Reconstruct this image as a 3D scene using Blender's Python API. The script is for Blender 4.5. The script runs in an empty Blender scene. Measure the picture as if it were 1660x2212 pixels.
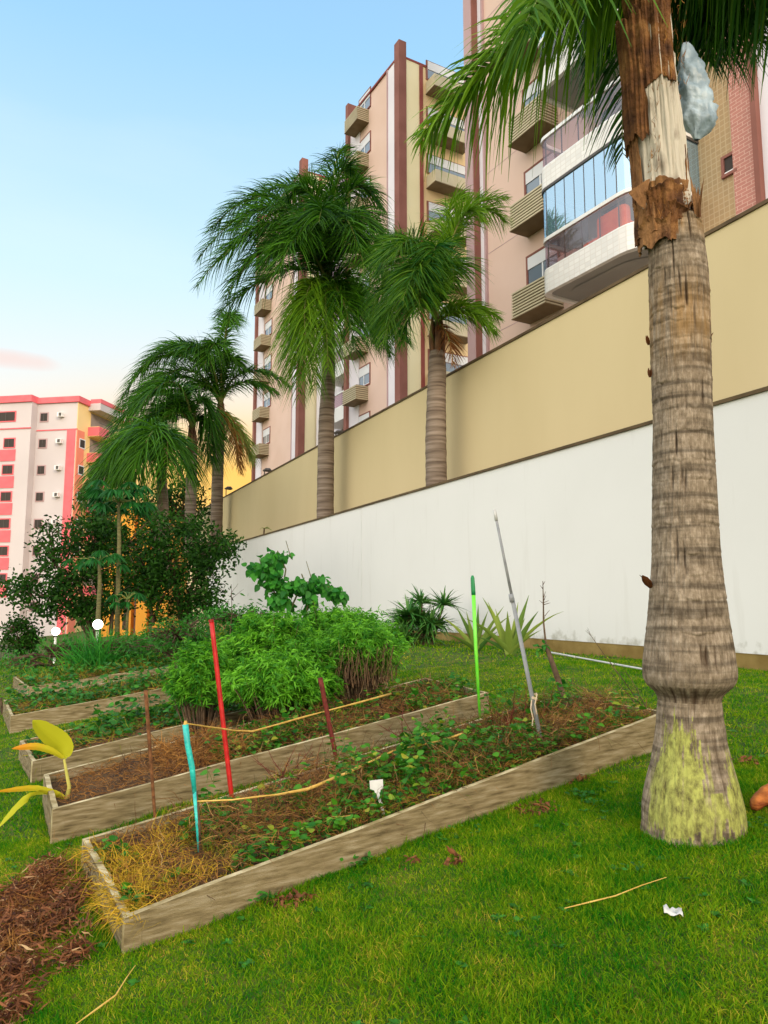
import bpy, math, random
import numpy as np
from mathutils import Vector, noise as mn

sc = bpy.context.scene
COL = sc.collection
rnd = random.Random(7)
rng = np.random.default_rng(11)

# ------------------------------------------------------------------ camera
F = 1600.0
TH = math.atan(195 / F)
CT, ST = math.cos(TH), math.sin(TH)
EYE = 1.6
cam = bpy.data.objects.new("camera", bpy.data.cameras.new("camera"))
COL.objects.link(cam)
cam.location = (0, 0, EYE)
cam.rotation_euler = (math.pi / 2 + TH, 0, 0)
cam.data.sensor_fit = 'VERTICAL'
cam.data.sensor_height = 36
cam.data.lens = 36 * F / 2212
cam.data.clip_start = 0.05
cam.data.clip_end = 4000
sc.camera = cam

def R(u, v):
    x = (u - 830) / F; up = (1106 - v) / F
    return Vector((x, CT - ST * up, ST + CT * up))

# ------------------------------------------------------------------ world and light
SUN_AZ, SUN_EL = math.radians(150), math.radians(22)
EXPOSURE = 0.8
w = bpy.data.worlds.new("World"); sc.world = w; w.use_nodes = True
nt = w.node_tree; nt.nodes.clear()
N = nt.nodes.new
def lk(a, b): nt.links.new(a, b)
out = N('ShaderNodeOutputWorld'); bg = N('ShaderNodeBackground')
bg.inputs[1].default_value = 0.1
sky = N('ShaderNodeTexSky'); sky.sky_type = 'NISHITA'; sky.sun_disc = False
sky.sun_elevation = SUN_EL; sky.sun_rotation = SUN_AZ
sky.air_density = 1.0; sky.dust_density = 1.0; sky.ozone_density = 1.5
tc = N('ShaderNodeTexCoord')
sep = N('ShaderNodeSeparateXYZ'); lk(tc.outputs['Generated'], sep.inputs[0])
def wmath(op, a, b=None, clamp=False):
    m = N('ShaderNodeMath'); m.operation = op; m.use_clamp = clamp
    for i, q in enumerate((a, b)):
        if q is None: continue
        if hasattr(q, 'links') or hasattr(q, 'is_linked'): lk(q, m.inputs[i])
        else: m.inputs[i].default_value = q
    return m.outputs[0]
# evening gradient: clear blue high up, pale lower, peach band at the horizon
ramp = N('ShaderNodeValToRGB')
el = ramp.color_ramp.elements
el[0].position = 0.0; el[0].color = (5.0, 4.0, 2.8, 1)
el[1].position = 1.0; el[1].color = (1.1, 2.2, 4.2, 1)
for p_, c_ in ((0.12, (6.3, 6.0, 5.4, 1)), (0.24, (5.6, 6.2, 6.5, 1)), (0.40, (4.2, 5.7, 6.5, 1)), (0.62, (2.35, 4.3, 6.2, 1))):
    e = el.new(p_); e.color = c_
lk(wmath('MAXIMUM', sep.outputs[2], 0.0), ramp.inputs[0])
mixs = N('ShaderNodeMix'); mixs.data_type = 'RGBA'; mixs.inputs[0].default_value = 0.93
lk(sky.outputs[0], mixs.inputs[6]); lk(ramp.outputs[0], mixs.inputs[7])
# added warm fill in the unseen sky behind the viewer, to light the walls
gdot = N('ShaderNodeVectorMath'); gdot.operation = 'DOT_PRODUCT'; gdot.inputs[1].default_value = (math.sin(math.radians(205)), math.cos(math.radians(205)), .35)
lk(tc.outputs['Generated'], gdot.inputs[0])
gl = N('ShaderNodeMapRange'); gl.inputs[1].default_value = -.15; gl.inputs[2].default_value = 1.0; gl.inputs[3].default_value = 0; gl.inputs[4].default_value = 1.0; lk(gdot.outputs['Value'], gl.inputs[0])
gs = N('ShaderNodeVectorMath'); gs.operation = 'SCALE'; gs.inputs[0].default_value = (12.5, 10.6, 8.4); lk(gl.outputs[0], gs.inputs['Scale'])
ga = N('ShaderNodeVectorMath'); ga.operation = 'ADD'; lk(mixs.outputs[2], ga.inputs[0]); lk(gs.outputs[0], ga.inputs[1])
# sunset glow low over the far end of the walls
gd = R(520, 1060).normalized()
ga2 = wmath('MULTIPLY', wmath('SUBTRACT', wmath('ARCTAN2', sep.outputs[0], sep.outputs[1]), math.atan2(gd.x, gd.y)), 1 / .34)
gz2 = wmath('MULTIPLY', wmath('SUBTRACT', sep.outputs[2], gd.z), 1 / .12)
gr = wmath('POWER', 2.718, wmath('MULTIPLY', wmath('ADD', wmath('MULTIPLY', ga2, ga2), wmath('MULTIPLY', gz2, gz2)), -1.0))
gmx = N('ShaderNodeMix'); gmx.data_type = 'RGBA'; gmx.inputs[7].default_value = (7.2, 4.1, .8, 1)
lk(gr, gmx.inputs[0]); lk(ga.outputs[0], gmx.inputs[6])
# thin wisps and one peach cloud bank low on the left
nz = N('ShaderNodeTexNoise'); nz.inputs['Scale'].default_value = 2.2; nz.inputs['Detail'].default_value = 6
mp = N('ShaderNodeMapping'); mp.inputs['Scale'].default_value = (1, 1, 4.5)
lk(tc.outputs['Generated'], mp.inputs[0]); lk(mp.outputs[0], nz.inputs[0])
wr = N('ShaderNodeMapRange'); wr.inputs[1].default_value = 0.5; wr.inputs[2].default_value = 0.8
wr.inputs[3].default_value = 0; wr.inputs[4].default_value = 0.12; lk(nz.outputs[0], wr.inputs[0])
mixc = N('ShaderNodeMix'); mixc.data_type = 'RGBA'; mixc.inputs[7].default_value = (6.3, 6.4, 6.5, 1)
lk(wr.outputs[0], mixc.inputs[0]); lk(gmx.outputs[2], mixc.inputs[6])
cd = R(25, 776).normalized()
# cloud bank as an elongated patch of sky around one compass direction
azm = wmath('ARCTAN2', sep.outputs[0], sep.outputs[1])
da = wmath('MULTIPLY', wmath('SUBTRACT', azm, math.atan2(cd.x, cd.y)), 1 / 0.055)
nz2 = N('ShaderNodeTexNoise'); nz2.inputs['Scale'].default_value = 18; nz2.inputs['Detail'].default_value = 4
lk(tc.outputs['Generated'], nz2.inputs[0])
dz = wmath('MULTIPLY', wmath('SUBTRACT', sep.outputs[2], cd.z), 1 / 0.012)
rr = wmath('ADD', wmath('ADD', wmath('MULTIPLY', da, da), wmath('MULTIPLY', dz, dz)), wmath('MULTIPLY', nz2.outputs[0], 0.9))
cm = N('ShaderNodeMapRange'); cm.inputs[1].default_value = 1.5; cm.inputs[2].default_value = 0.5
cm.inputs[3].default_value = 0; cm.inputs[4].default_value = 0.7; lk(rr, cm.inputs[0])
mixd = N('ShaderNodeMix'); mixd.data_type = 'RGBA'; mixd.inputs[7].default_value = (5.8, 4.4, 4.0, 1)
lk(cm.outputs[0], mixd.inputs[0]); lk(mixc.outputs[2], mixd.inputs[6])
lk(mixd.outputs[2], bg.inputs[0]); lk(bg.outputs[0], out.inputs[0])

sun = bpy.data.lights.new("sun", 'SUN'); sun.energy = 1.1; sun.angle = math.radians(14); sun.color = (1.0, 0.80, 0.56)
so = bpy.data.objects.new("sun", sun); COL.objects.link(so)
sd = Vector((math.sin(SUN_AZ) * math.cos(SUN_EL), math.cos(SUN_AZ) * math.cos(SUN_EL), math.sin(SUN_EL)))
so.rotation_euler = sd.to_track_quat('Z', 'Y').to_euler()
sc.view_settings.view_transform = 'Standard'; sc.view_settings.look = 'None'
sc.view_settings.exposure = EXPOSURE; sc.view_settings.gamma = 1
try:
    sc.cycles.max_bounces = 6; sc.cycles.transparent_max_bounces = 12; sc.cycles.use_denoising = True
except Exception: pass

# ------------------------------------------------------------------ frames of reference
def horiz(u):
    d = R(u, 1301); d.z = 0; return d.normalized()
WD = horiz(68)                                  # the garden walls run this way
WN = Vector((WD.y, -WD.x, 0))                   # horizontal normal, pointing uphill to the walls
SLOPE = 0.12
WALL1, WALL2 = 8.07, 9.6

def sstep(a, b, x):
    t = np.clip((x - a) / (b - a), 0, 1); return t * t * (3 - 2 * t)
def ground(x, y):
    x = np.asarray(x, float); y = np.asarray(y, float)
    a = x * WN.x + y * WN.y; b = x * WD.x + y * WD.y
    z = SLOPE * np.clip(a, -14, 6.4)
    z = z - 1.9 * sstep(24.5, 30, b)
    z = z + 0.012 * np.sin(x * 2.3 + 1.1) * np.sin(y * 1.9) + 0.006 * np.sin(x * 6.1 + y * 4.3)
    return z
def gz(x, y): return float(ground(x, y))
def G(u, v, h=0.0):
    """point on the lawn (raised by h) seen at u, v"""
    r = R(u, v); t = 3.0
    for _ in range(40):
        x, y = r.x * t, r.y * t
        err = (EYE + r.z * t) - (gz(x, y) + h)
        slope = r.z - SLOPE * (r.x * WN.x + r.y * WN.y)
        t -= err / slope * 0.8
        t = max(0.5, min(t, 60))
    return Vector((r.x * t, r.y * t, EYE + r.z * t))
def D(u, v, y):
    r = R(u, v); t = y / r.y
    return Vector((r.x * t, y, EYE + r.z * t))
def PL(u, v, n, p):
    r = R(u, v); t = p / (n.x * r.x + n.y * r.y)
    return Vector((r.x * t, r.y * t, EYE + r.z * t))

# ------------------------------------------------------------------ objects and meshes
ORG = {}
def tag(o, label=None, cat=None, group=None, kind=None):
    if label: o['label'] = label
    if cat: o['category'] = cat
    if group: o['group'] = group
    if kind: o['kind'] = kind
    return o
def thing(name, loc, label, cat, group=None):
    o = bpy.data.objects.new(name, None); COL.objects.link(o)
    o.location = loc; o.empty_display_size = 0.1; ORG[o] = Vector(loc)
    return tag(o, label, cat, group)
def link(name, me, parent=None, loc=None):
    o = bpy.data.objects.new(name, me); COL.objects.link(o)
    if parent is not None: o.parent = parent; ORG[o] = ORG[parent]
    else: ORG[o] = Vector(loc or (0, 0, 0)); o.location = ORG[o]
    return o
def copy_tree(o, parent=None):
    c = o.copy(); COL.objects.link(c); c.parent = parent
    ORG[c] = ORG[parent] if parent is not None else ORG[o]
    for ch in [k for k in list(ORG) if k.parent is o]: copy_tree(ch, c)
    return c
def mesh_np(name, V, Fq, mats, parent=None, loc=None, tint=None, smooth=False, midx=None, attrs=None):
    org = ORG[parent] if parent is not None else Vector(loc or (0, 0, 0))
    V = np.asarray(V, float).reshape(-1, 3) - np.array(org)
    Fq = np.asarray(Fq, np.int32); k = Fq.shape[1]
    me = bpy.data.meshes.new(name)
    me.vertices.add(len(V)); me.vertices.foreach_set('co', V.astype(np.float32).ravel())
    me.loops.add(Fq.size); me.loops.foreach_set('vertex_index', Fq.ravel())
    me.polygons.add(len(Fq)); me.polygons.foreach_set('loop_start', np.arange(0, Fq.size, k, dtype=np.int32))
    if smooth: me.polygons.foreach_set('use_smooth', np.ones(len(Fq), bool))
    if midx is not None: me.polygons.foreach_set('material_index', np.asarray(midx, np.int32))
    me.update(calc_edges=True)
    A = dict(attrs or {})
    if tint is not None: A['tint'] = tint
    for kx, vals in A.items():
        at = me.attributes.new(kx, 'FLOAT', 'POINT'); at.data.foreach_set('value', np.asarray(vals, np.float32))
    for m in (mats if isinstance(mats, (list, tuple)) else [mats]): me.materials.append(m)
    return link(name, me, parent, loc)

class MB:
    def __init__(s): s.v = []; s.f = []; s.m = []; s.cur = 0
    def add(s, vs, fs):
        k = len(s.v); s.v += [Vector(q) for q in vs]
        for f in fs: s.f.append([i + k for i in f]); s.m.append(s.cur)
    def hexa(s, p):   # 8 points: bottom 4 ccw, top 4 ccw
        s.add(p, [(0, 3, 2, 1), (4, 5, 6, 7), (0, 1, 5, 4), (1, 2, 6, 5), (2, 3, 7, 6), (3, 0, 4, 7)])
    def prism(s, poly, z0, z1):
        n = len(poly)
        s.add([(p[0], p[1], z0) for p in poly] + [(p[0], p[1], z1) for p in poly],
              [tuple(range(n))[::-1], tuple(range(n, 2 * n))] + [(i, (i + 1) % n, (i + 1) % n + n, i + n) for i in range(n)])
    def tube(s, pts, rad, n=8, cap=True, jit=0.0):
        pts = [Vector(p) for p in pts]
        if not isinstance(rad, (list, tuple)): rad = [rad] * len(pts)
        rings = []; a = None
        for i, p in enumerate(pts):
            d = (pts[min(i + 1, len(pts) - 1)] - pts[max(i - 1, 0)]).normalized()
            if a is None: a = d.orthogonal().normalized()
            a = (a - d * a.dot(d)).normalized(); b = d.cross(a)
            rings.append([p + (a * math.cos(2 * math.pi * j / n) + b * math.sin(2 * math.pi * j / n)) * rad[i] * (1 + jit * rnd.uniform(-1, 1)) for j in range(n)])
        vs = [q for r_ in rings for q in r_]
        fs = [(i * n + j, i * n + (j + 1) % n, (i + 1) * n + (j + 1) % n, (i + 1) * n + j) for i in range(len(pts) - 1) for j in range(n)]
        if cap: fs += [tuple(range(n))[::-1], tuple(range((len(pts) - 1) * n, len(pts) * n))]
        s.add(vs, fs)
    def build(s, name, mats, parent=None, loc=None, smooth=False, bevel=0):
        org = ORG[parent] if parent is not None else Vector(loc or (0, 0, 0))
        me = bpy.data.meshes.new(name)
        me.from_pydata([tuple(q - org) for q in s.v], [], s.f)
        for m in (mats if isinstance(mats, (list, tuple)) else [mats]): me.materials.append(m)
        me.polygons.foreach_set('material_index', s.m)
        if smooth: me.polygons.foreach_set('use_smooth', [True] * len(s.f))
        me.update()
        o = link(name, me, parent, loc)
        if bevel:
            b = o.modifiers.new('bevel', 'BEVEL'); b.width = bevel; b.segments = 2; b.limit_method = 'ANGLE'
        return o

# ------------------------------------------------------------------ materials
MATS = {}
def hexc(h):
    c = [int(h[i:i + 2], 16) / 255 for i in (1, 3, 5)]
    return tuple(((x + .055) / 1.055) ** 2.4 if x > .04045 else x / 12.92 for x in c) + (1,)
def C(c): return hexc(c) if isinstance(c, str) else (tuple(c) + (1,) if len(c) == 3 else c)
def mat(name, c1, c2=None, scale=4, rough=0.8, bump=0, bscale=40, stretch=(1, 1, 1), spec=0.3, metal=0, detail=6, lo=0.35, hi=0.65, brick=None, c3=None):
    m = bpy.data.materials.new(name); m.use_nodes = True; t = m.node_tree; L = t.links.new
    b = t.nodes['Principled BSDF']; b.inputs['Roughness'].default_value = rough
    b.inputs['Specular IOR Level'].default_value = spec; b.inputs['Metallic'].default_value = metal
    tcn = t.nodes.new('ShaderNodeTexCoord'); mpn = t.nodes.new('ShaderNodeMapping'); mpn.inputs['Scale'].default_value = stretch
    L(tcn.outputs['Object'], mpn.inputs[0])
    col = None
    if c2 is None: b.inputs['Base Color'].default_value = C(c1)
    else:
        n1 = t.nodes.new('ShaderNodeTexNoise'); n1.inputs['Scale'].default_value = scale; n1.inputs['Detail'].default_value = detail
        L(mpn.outputs[0], n1.inputs[0])
        r_ = t.nodes.new('ShaderNodeValToRGB'); r_.color_ramp.elements[0].position = lo; r_.color_ramp.elements[1].position = hi
        r_.color_ramp.elements[0].color = C(c1); r_.color_ramp.elements[1].color = C(c2)
        if c3 is not None: e_ = r_.color_ramp.elements.new((lo + hi) / 2); e_.color = C(c3)
        L(n1.outputs[0], r_.inputs[0]); col = r_.outputs[0]; L(col, b.inputs['Base Color'])
    if bump:
        n2 = t.nodes.new('ShaderNodeTexNoise'); n2.inputs['Scale'].default_value = bscale; n2.inputs['Detail'].default_value = 5
        L(mpn.outputs[0], n2.inputs[0]); bp = t.nodes.new('ShaderNodeBump'); bp.inputs['Strength'].default_value = bump; bp.inputs['Distance'].default_value = 0.02
        L(n2.outputs[0], bp.inputs['Height']); L(bp.outputs[0], b.inputs['Normal'])
    MATS[name] = m; return m
def leafmat(name, c1, c2, trans=0.35, rough=0.5, c3=None, spec=0.25, patch=None, pscale=1.2):
    """leaf colour from the per-leaf 'tint' attribute; optional second colour pair by patches over the ground"""
    m = bpy.data.materials.new(name); m.use_nodes = True; t = m.node_tree; L = t.links.new
    b = t.nodes['Principled BSDF']; b.inputs['Roughness'].default_value = rough; b.inputs['Specular IOR Level'].default_value = spec
    a = t.nodes.new('ShaderNodeAttribute'); a.attribute_name = 'tint'
    r_ = t.nodes.new('ShaderNodeValToRGB'); r_.color_ramp.elements[0].color = C(c1); r_.color_ramp.elements[1].color = C(c2)
    if c3 is not None: e_ = r_.color_ramp.elements.new(0.88); e_.color = C(c2); r_.color_ramp.elements[-1].color = C(c3)
    fac = a.outputs['Fac']
    if patch:
        n1 = t.nodes.new('ShaderNodeTexNoise'); n1.inputs['Scale'].default_value = pscale; n1.inputs['Detail'].default_value = 5
        tcn = t.nodes.new('ShaderNodeTexCoord'); L(tcn.outputs['Object'], n1.inputs[0])
        mr = t.nodes.new('ShaderNodeMapRange'); mr.inputs[1].default_value = 0.3; mr.inputs[2].default_value = 0.7
        mr.inputs[3].default_value = -patch; mr.inputs[4].default_value = patch; L(n1.outputs[0], mr.inputs[0])
        ad = t.nodes.new('ShaderNodeMath'); ad.operation = 'ADD'; ad.use_clamp = True; L(fac, ad.inputs[0]); L(mr.outputs[0], ad.inputs[1]); fac = ad.outputs[0]
    L(fac, r_.inputs[0]); L(r_.outputs[0], b.inputs['Base Color'])
    tr = t.nodes.new('ShaderNodeBsdfTranslucent'); L(r_.outputs[0], tr.inputs[0])
    mx = t.nodes.new('ShaderNodeMixShader'); mx.inputs[0].default_value = trans
    L(b.outputs[0], mx.inputs[1]); L(tr.outputs[0], mx.inputs[2]); L(mx.outputs[0], t.nodes['Material Output'].inputs[0])
    MATS[name] = m; return m
def glass(name, tint, refl=0.25, body=None, bodyf=0.0, gcol=(.9, .95, 1)):
    m = bpy.data.materials.new(name); m.use_nodes = True; t = m.node_tree; L = t.links.new
    gl_ = t.nodes.new('ShaderNodeBsdfGlossy'); gl_.inputs['Roughness'].default_value = .03; gl_.inputs[0].default_value = C(gcol)
    tr = t.nodes.new('ShaderNodeBsdfTransparent'); tr.inputs[0].default_value = C(tint)
    mx = t.nodes.new('ShaderNodeMixShader'); mx.inputs[0].default_value = refl
    L(tr.outputs[0], mx.inputs[1]); L(gl_.outputs[0], mx.inputs[2]); last = mx.outputs[0]
    if bodyf:
        df = t.nodes.new('ShaderNodeBsdfDiffuse'); df.inputs[0].default_value = C(body); m2 = t.nodes.new('ShaderNodeMixShader'); m2.inputs[0].default_value = bodyf
        L(last, m2.inputs[1]); L(df.outputs[0], m2.inputs[2]); last = m2.outputs[0]
    L(last, t.nodes['Material Output'].inputs[0]); return m

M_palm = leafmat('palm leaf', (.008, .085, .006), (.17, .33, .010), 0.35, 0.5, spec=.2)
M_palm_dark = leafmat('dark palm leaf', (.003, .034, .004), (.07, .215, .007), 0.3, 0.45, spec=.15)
M_rachis = mat('palm stalk', (.10, .16, .03), (.22, .20, .06), 3)
M_leafdk = leafmat('dark tree leaf', (.003, .020, .003), (.030, .105, .008), 0.25, 0.55, spec=.1)
M_leafmid = leafmat('green leaf', (.012, .09, .010), (.06, .26, .02), 0.3, 0.5)
M_herb = leafmat('willowy herb leaf', (.018, .15, .007), (.18, .50, .025), 0.35, 0.55)
M_herb2 = leafmat('olive herb leaf', (.035, .06, .008), (.16, .20, .03), 0.3, 0.6)
M_papaya = leafmat('papaya leaf', (.006, .07, .012), (.02, .16, .02), 0.35, 0.5)
M_squash = leafmat('climber leaf', (.010, .12, .012), (.06, .30, .025), 0.35, 0.5)
M_aloe = leafmat('aloe leaf', (.020, .12, .02), (.10, .24, .04), 0.1, 0.45)
M_agave = leafmat('agave leaf', (.04, .13, .02), (.24, .32, .05), 0.15, 0.5)
M_grass = leafmat('lawn grass', (.012, .17, .003), (.27, .39, .006), 0.38, 0.65, c3=(.55, .42, .05), spec=.08, patch=.30, pscale=3.6)
M_clump = leafmat('lemongrass leaf', (.010, .16, .018), (.07, .34, .03), 0.3, 0.55)
M_straw = leafmat('straw', (.10, .030, .008), (.42, .20, .045), 0.2, 0.8)
M_yellowgrass = leafmat('yellowing grass', (.30, .22, .012), (.66, .40, .03), 0.25, 0.7)
M_yellowmix = leafmat('weedy grass', (.03, .13, .01), (.36, .30, .02), 0.3, 0.7)
M_redstraw = leafmat('red-brown dry stem', (.05, .022, .010), (.28, .13, .035), 0.15, 0.8, c3=(.52, .32, .10))
M_twig = leafmat('dry twig', (.025, .012, .008), (.20, .10, .04), 0.0, 0.85, c3=(.34, .24, .10))
M_redleaf = leafmat('dry fallen leaf', (.035, .010, .006), (.25, .095, .035), 0.1, 0.75, c3=(.50, .33, .16))
M_bedleaf = leafmat('bed leaf', (.008, .10, .006), (.08, .28, .012), 0.3, 0.5, c3=(.36, .34, .03))
M_banana = leafmat('banana leaf', (.42, .45, .015), (.62, .56, .03), 0.35, 0.45, c3=(.75, .30, .02))
M_soil = mat('soil', (.035, .018, .008), (.12, .062, .02), 9, 0.95, 0.8, 60)
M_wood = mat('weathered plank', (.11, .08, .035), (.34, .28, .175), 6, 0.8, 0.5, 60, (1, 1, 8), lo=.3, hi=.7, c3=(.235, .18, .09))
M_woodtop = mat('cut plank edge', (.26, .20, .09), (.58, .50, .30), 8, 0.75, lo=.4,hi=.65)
M_pink = mat('pink render', (.66, .47, .375), (.70, .51, .42), 0.6, 0.85)
M_cream = mat('cream render', (.72, .52, .28), (.76, .58, .33), 0.4, 0.85)
M_yellow = mat('pale yellow render', (.74, .66, .40), (.78, .70, .46), 0.4, 0.85)
M_lav = mat('pale lilac render', (.70, .66, .70), (.76, .72, .75), 0.5, 0.85)
M_brown = mat('brown render', (.20, .075, .055), (.27, .11, .085), 0.6, 0.8)
M_mauve = mat('mauve render', (.44, .29, .29), (.49, .33, .33), 0.6, 0.8)
M_strip = mat('dark red trim', (.22, .05, .04), (.27, .07, .055), 1)
M_white = mat('white paint', (.74, .73, .70), (.80, .79, .77), 1.2, 0.6)
M_grey = mat('grey soffit', (.30, .29, .27), (.35, .34, .31), 0.8, 0.85)
M_greyframe = mat('dark aluminium', (.08, .07, .065), None, rough=.5)
M_whiteframe = mat('white aluminium', (.78, .78, .78), None, rough=.4)
M_louv = mat('beige louvre', (.50, .43, .28), (.56, .49, .33), 2, 0.6)
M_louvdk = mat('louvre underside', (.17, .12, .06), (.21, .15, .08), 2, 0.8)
M_room = mat('room interior', (.24, .19, .17), (.34, .27, .24), 1, .9)
M_pane = mat('window pane', (.16, .20, .25), None, rough=.06, spec=1)
M_shutter = mat('roller shutter', (.66, .66, .67), (.72, .72, .73), 1, .5)
M_curtain = mat('curtain', (.45, .40, .36), (.60, .54, .48), 5, .9, stretch=(1, 1, .05))
M_orange = mat('orange sofa cloth', (.75, .13, .04), (.85, .22, .07), 3, .9)
M_beige = mat('beige wall paint', (.56, .45, .245), (.63, .515, .295), 0.35, 0.85, 0.04, 6, (1, 1, .35), lo=.3, hi=.7)
M_cap = mat('dark wall coping', (.07, .045, .02), (.13, .085, .04), 2, 0.8)
M_found = mat('mossy concrete footing', (.20, .13, .035), (.30, .21, .07), 3, 0.95, 0.3, 20)
M_trunk2 = None
G_tint = glass('smoked railing glass', (.74, .58, .60), .10, (.45, .32, .36), .10)
G_blue = glass('sliding glass', (.50, .66, .78), .62, (.30, .50, .68), .22, (.62, .80, .95))
M_pinkpaint = mat('coral pink paint', (.72, .13, .15), (.77, .16, .18), 1, .8)
M_coral = mat('orange pink paint', (.86, .24, .15), (.90, .28, .17), 1, .8)
M_offwhite = mat('off white render', (.54, .48, .48), (.59, .53, .53), .15, .85)
M_sidecream = mat('warm-lit cream render', (.86, .60, .26), (.90, .66, .32), .1, .85)  # cream paint with the warm light on this side put into its colour
M_darkroom = mat('dark opening', (.05, .04, .035), None, rough=.8)
M_orangelit = mat('orange-lit render', (.80, .32, .03), (.85, .38, .05), .2, .8)
M_bark = mat('bark', (.05, .03, .018), (.13, .085, .05), 12, .9, .5, 40)
M_greenbark = mat('papaya bark', (.09, .085, .035), (.17, .155, .06), 14, .85, .3, 30, (1, 1, 3))
M_rust = mat('rusty iron', (.09, .035, .012), (.20, .085, .03), 30, .85, .3, 80)
M_darkred = mat('dark red iron', (.07, .008, .006), (.15, .02, .012), 25, .7)
M_red = mat('red painted rod', (.36, .004, .004), (.50, .012, .010), 20, .45, spec=.4)
M_teal = mat('teal tape', (.01, .36, .33), (.03, .50, .44), 25, .35, .3, 60, spec=.5)
M_greenrod = mat('green plastic', (.10, .62, .02), (.20, .72, .06), 6, .35, spec=.5)
M_greencap = mat('dark green plastic', (.01, .20, .06), None, rough=.4)
M_greyrod = mat('grey pipe', (.22, .23, .24), (.34, .34, .34), 10, .5)
M_greylite = mat('pale pipe', (.55, .55, .53), None, rough=.5)
M_twine = mat('pale twine', (.60, .45, .28), (.75, .60, .42), 40, .9)
M_ribbon = mat('ochre ribbon', (.50, .30, .06), (.66, .43, .11), 12, .7)
M_plastic = mat('white plastic', (.50, .50, .48), (.60, .60, .58), 10, .5)
M_foil = mat('crumpled grey plastic', (.14, .20, .24), (.40, .50, .57), 5, .4, .8, 14, spec=.6)

# ------------------------------------------------------------------ leaf strips
def nrm(a): return a / np.maximum(np.linalg.norm(a, axis=-1, keepdims=True), 1e-9)
def strips(P, Dr, L, W, droop, prof, side=None, fold=0.0, wave=0.0):
    """N ribbons from points P along Dr, bending down; returns verts, quads, verts per ribbon"""
    P = np.asarray(P, float); Dr = nrm(np.asarray(Dr, float)); n = len(P)
    L = np.broadcast_to(np.asarray(L, float), n); W = np.broadcast_to(np.asarray(W, float), n); droop = np.broadcast_to(np.asarray(droop, float), n)
    S = len(prof); t = np.linspace(0, 1, S)
    if side is None: side = rng.normal(size=(n, 3))
    side = nrm(np.cross(Dr, side)); up = np.cross(side, Dr)
    c = P[:, None, :] + (Dr * L[:, None])[:, None, :] * t[None, :, None]
    c = c + (np.array([0, 0, -1.0])[None, None, :] * (L * droop)[:, None, None]) * (t ** 2)[None, :, None]
    if wave:
        c = c + rng.normal(size=(n, S, 3)) * (wave * L)[:, None, None] * (t > 0)[None, :, None]
    hw = (W[:, None] * np.asarray(prof)[None, :])[:, :, None] * 0.5
    if fold:
        l = c - side[:, None, :] * hw + up[:, None, :] * hw * fold; r_ = c + side[:, None, :] * hw + up[:, None, :] * hw * fold
        V = np.stack([l, c, r_], 2); k = 3
    else:
        V = np.stack([c - side[:, None, :] * hw, c + side[:, None, :] * hw], 2); k = 2
    V = V.reshape(-1, 3); base = (np.arange(n) * S * k)[:, None, None]
    i = (np.arange(S - 1) * k)[None, :, None]; j = np.arange(k - 1)[None, None, :]
    a = (base + i + j); Fq = np.stack([a, a + 1, a + 1 + k, a + k], -1).reshape(-1, 4)
    return V, Fq, S * k
class Leaves:
    def __init__(s): s.V = []; s.F = []; s.T = []; s.M = []; s.k = 0
    def add(s, P, Dr, L, W, droop, prof, tint=None, mi=0, **kw):
        if len(P) == 0: return
        V, Fq, per = strips(P, Dr, L, W, droop, prof, **kw)
        if tint is None: tint = rng.random(len(P))
        s.raw(V, Fq, np.repeat(np.broadcast_to(tint, len(P)), per), mi)
    def raw(s, V, Fq, T, mi=0):
        s.V.append(V); s.F.append(Fq + s.k); s.T.append(T); s.M.append(np.full(len(Fq), mi)); s.k += len(V)
    def build(s, name, mats, parent=None, loc=None, smooth=False):
        return mesh_np(name, np.concatenate(s.V), np.concatenate(s.F), mats, parent, loc, np.concatenate(s.T), smooth, np.concatenate(s.M))
LEAF = [.15, .9, 1, .6, .05]; BLADE = [1, .85, .55, .06]

def tube_np(pts, rad, n=6):
    pts = np.asarray(pts, float); m = len(pts); d = nrm(np.gradient(pts, axis=0))
    a = np.array([1.0, 0, 0]) if abs(d[0][0]) < .8 else np.array([0, 1.0, 0])
    V = []
    for i in range(m):
        a = a - d[i] * a.dot(d[i]); a /= np.linalg.norm(a); b = np.cross(d[i], a)
        th = np.arange(n) * 2 * math.pi / n
        V.append(pts[i] + (np.cos(th)[:, None] * a + np.sin(th)[:, None] * b) * rad[i])
    V = np.concatenate(V)
    i, j = np.meshgrid(np.arange(m - 1), np.arange(n), indexing='ij')
    Fq = np.stack([i * n + j, i * n + (j + 1) % n, (i + 1) * n + (j + 1) % n, (i + 1) * n + j], -1).reshape(-1, 4)
    return V, Fq

# ------------------------------------------------------------------ terrain
def build_ground():
    aa = np.concatenate([-np.geomspace(900, 14, 14), np.linspace(-13, 10, 160), np.geomspace(12, 900, 12)])
    bb = np.concatenate([-np.geomspace(600, 5, 10), np.linspace(-4, 34, 230), np.geomspace(36, 1500, 16)])
    A, B = np.meshgrid(aa, bb, indexing='ij')
    X = A * WN.x + B * WD.x; Y = A * WN.y + B * WD.y
    Z = ground(X, Y); V = np.stack([X, Y, Z], -1).reshape(-1, 3)
    n, m = A.shape; i, j = np.meshgrid(np.arange(n - 1), np.arange(m - 1), indexing='ij')
    Fq = np.stack([i * m + j, (i + 1) * m + j, (i + 1) * m + j + 1, i * m + j + 1], -1).reshape(-1, 4)
    g = mat('lawn soil and grass', (.018, .055, .004), (.12, .11, .012), 8, .95, .6, 55, lo=.36, hi=.66, c3=(.05, .09, .006))  # ground darkened so its colour stands for shade between the grass blades
    o = mesh_np('ground', V, Fq, g, smooth=True)
    tag(o, kind='structure')
build_ground()

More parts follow.
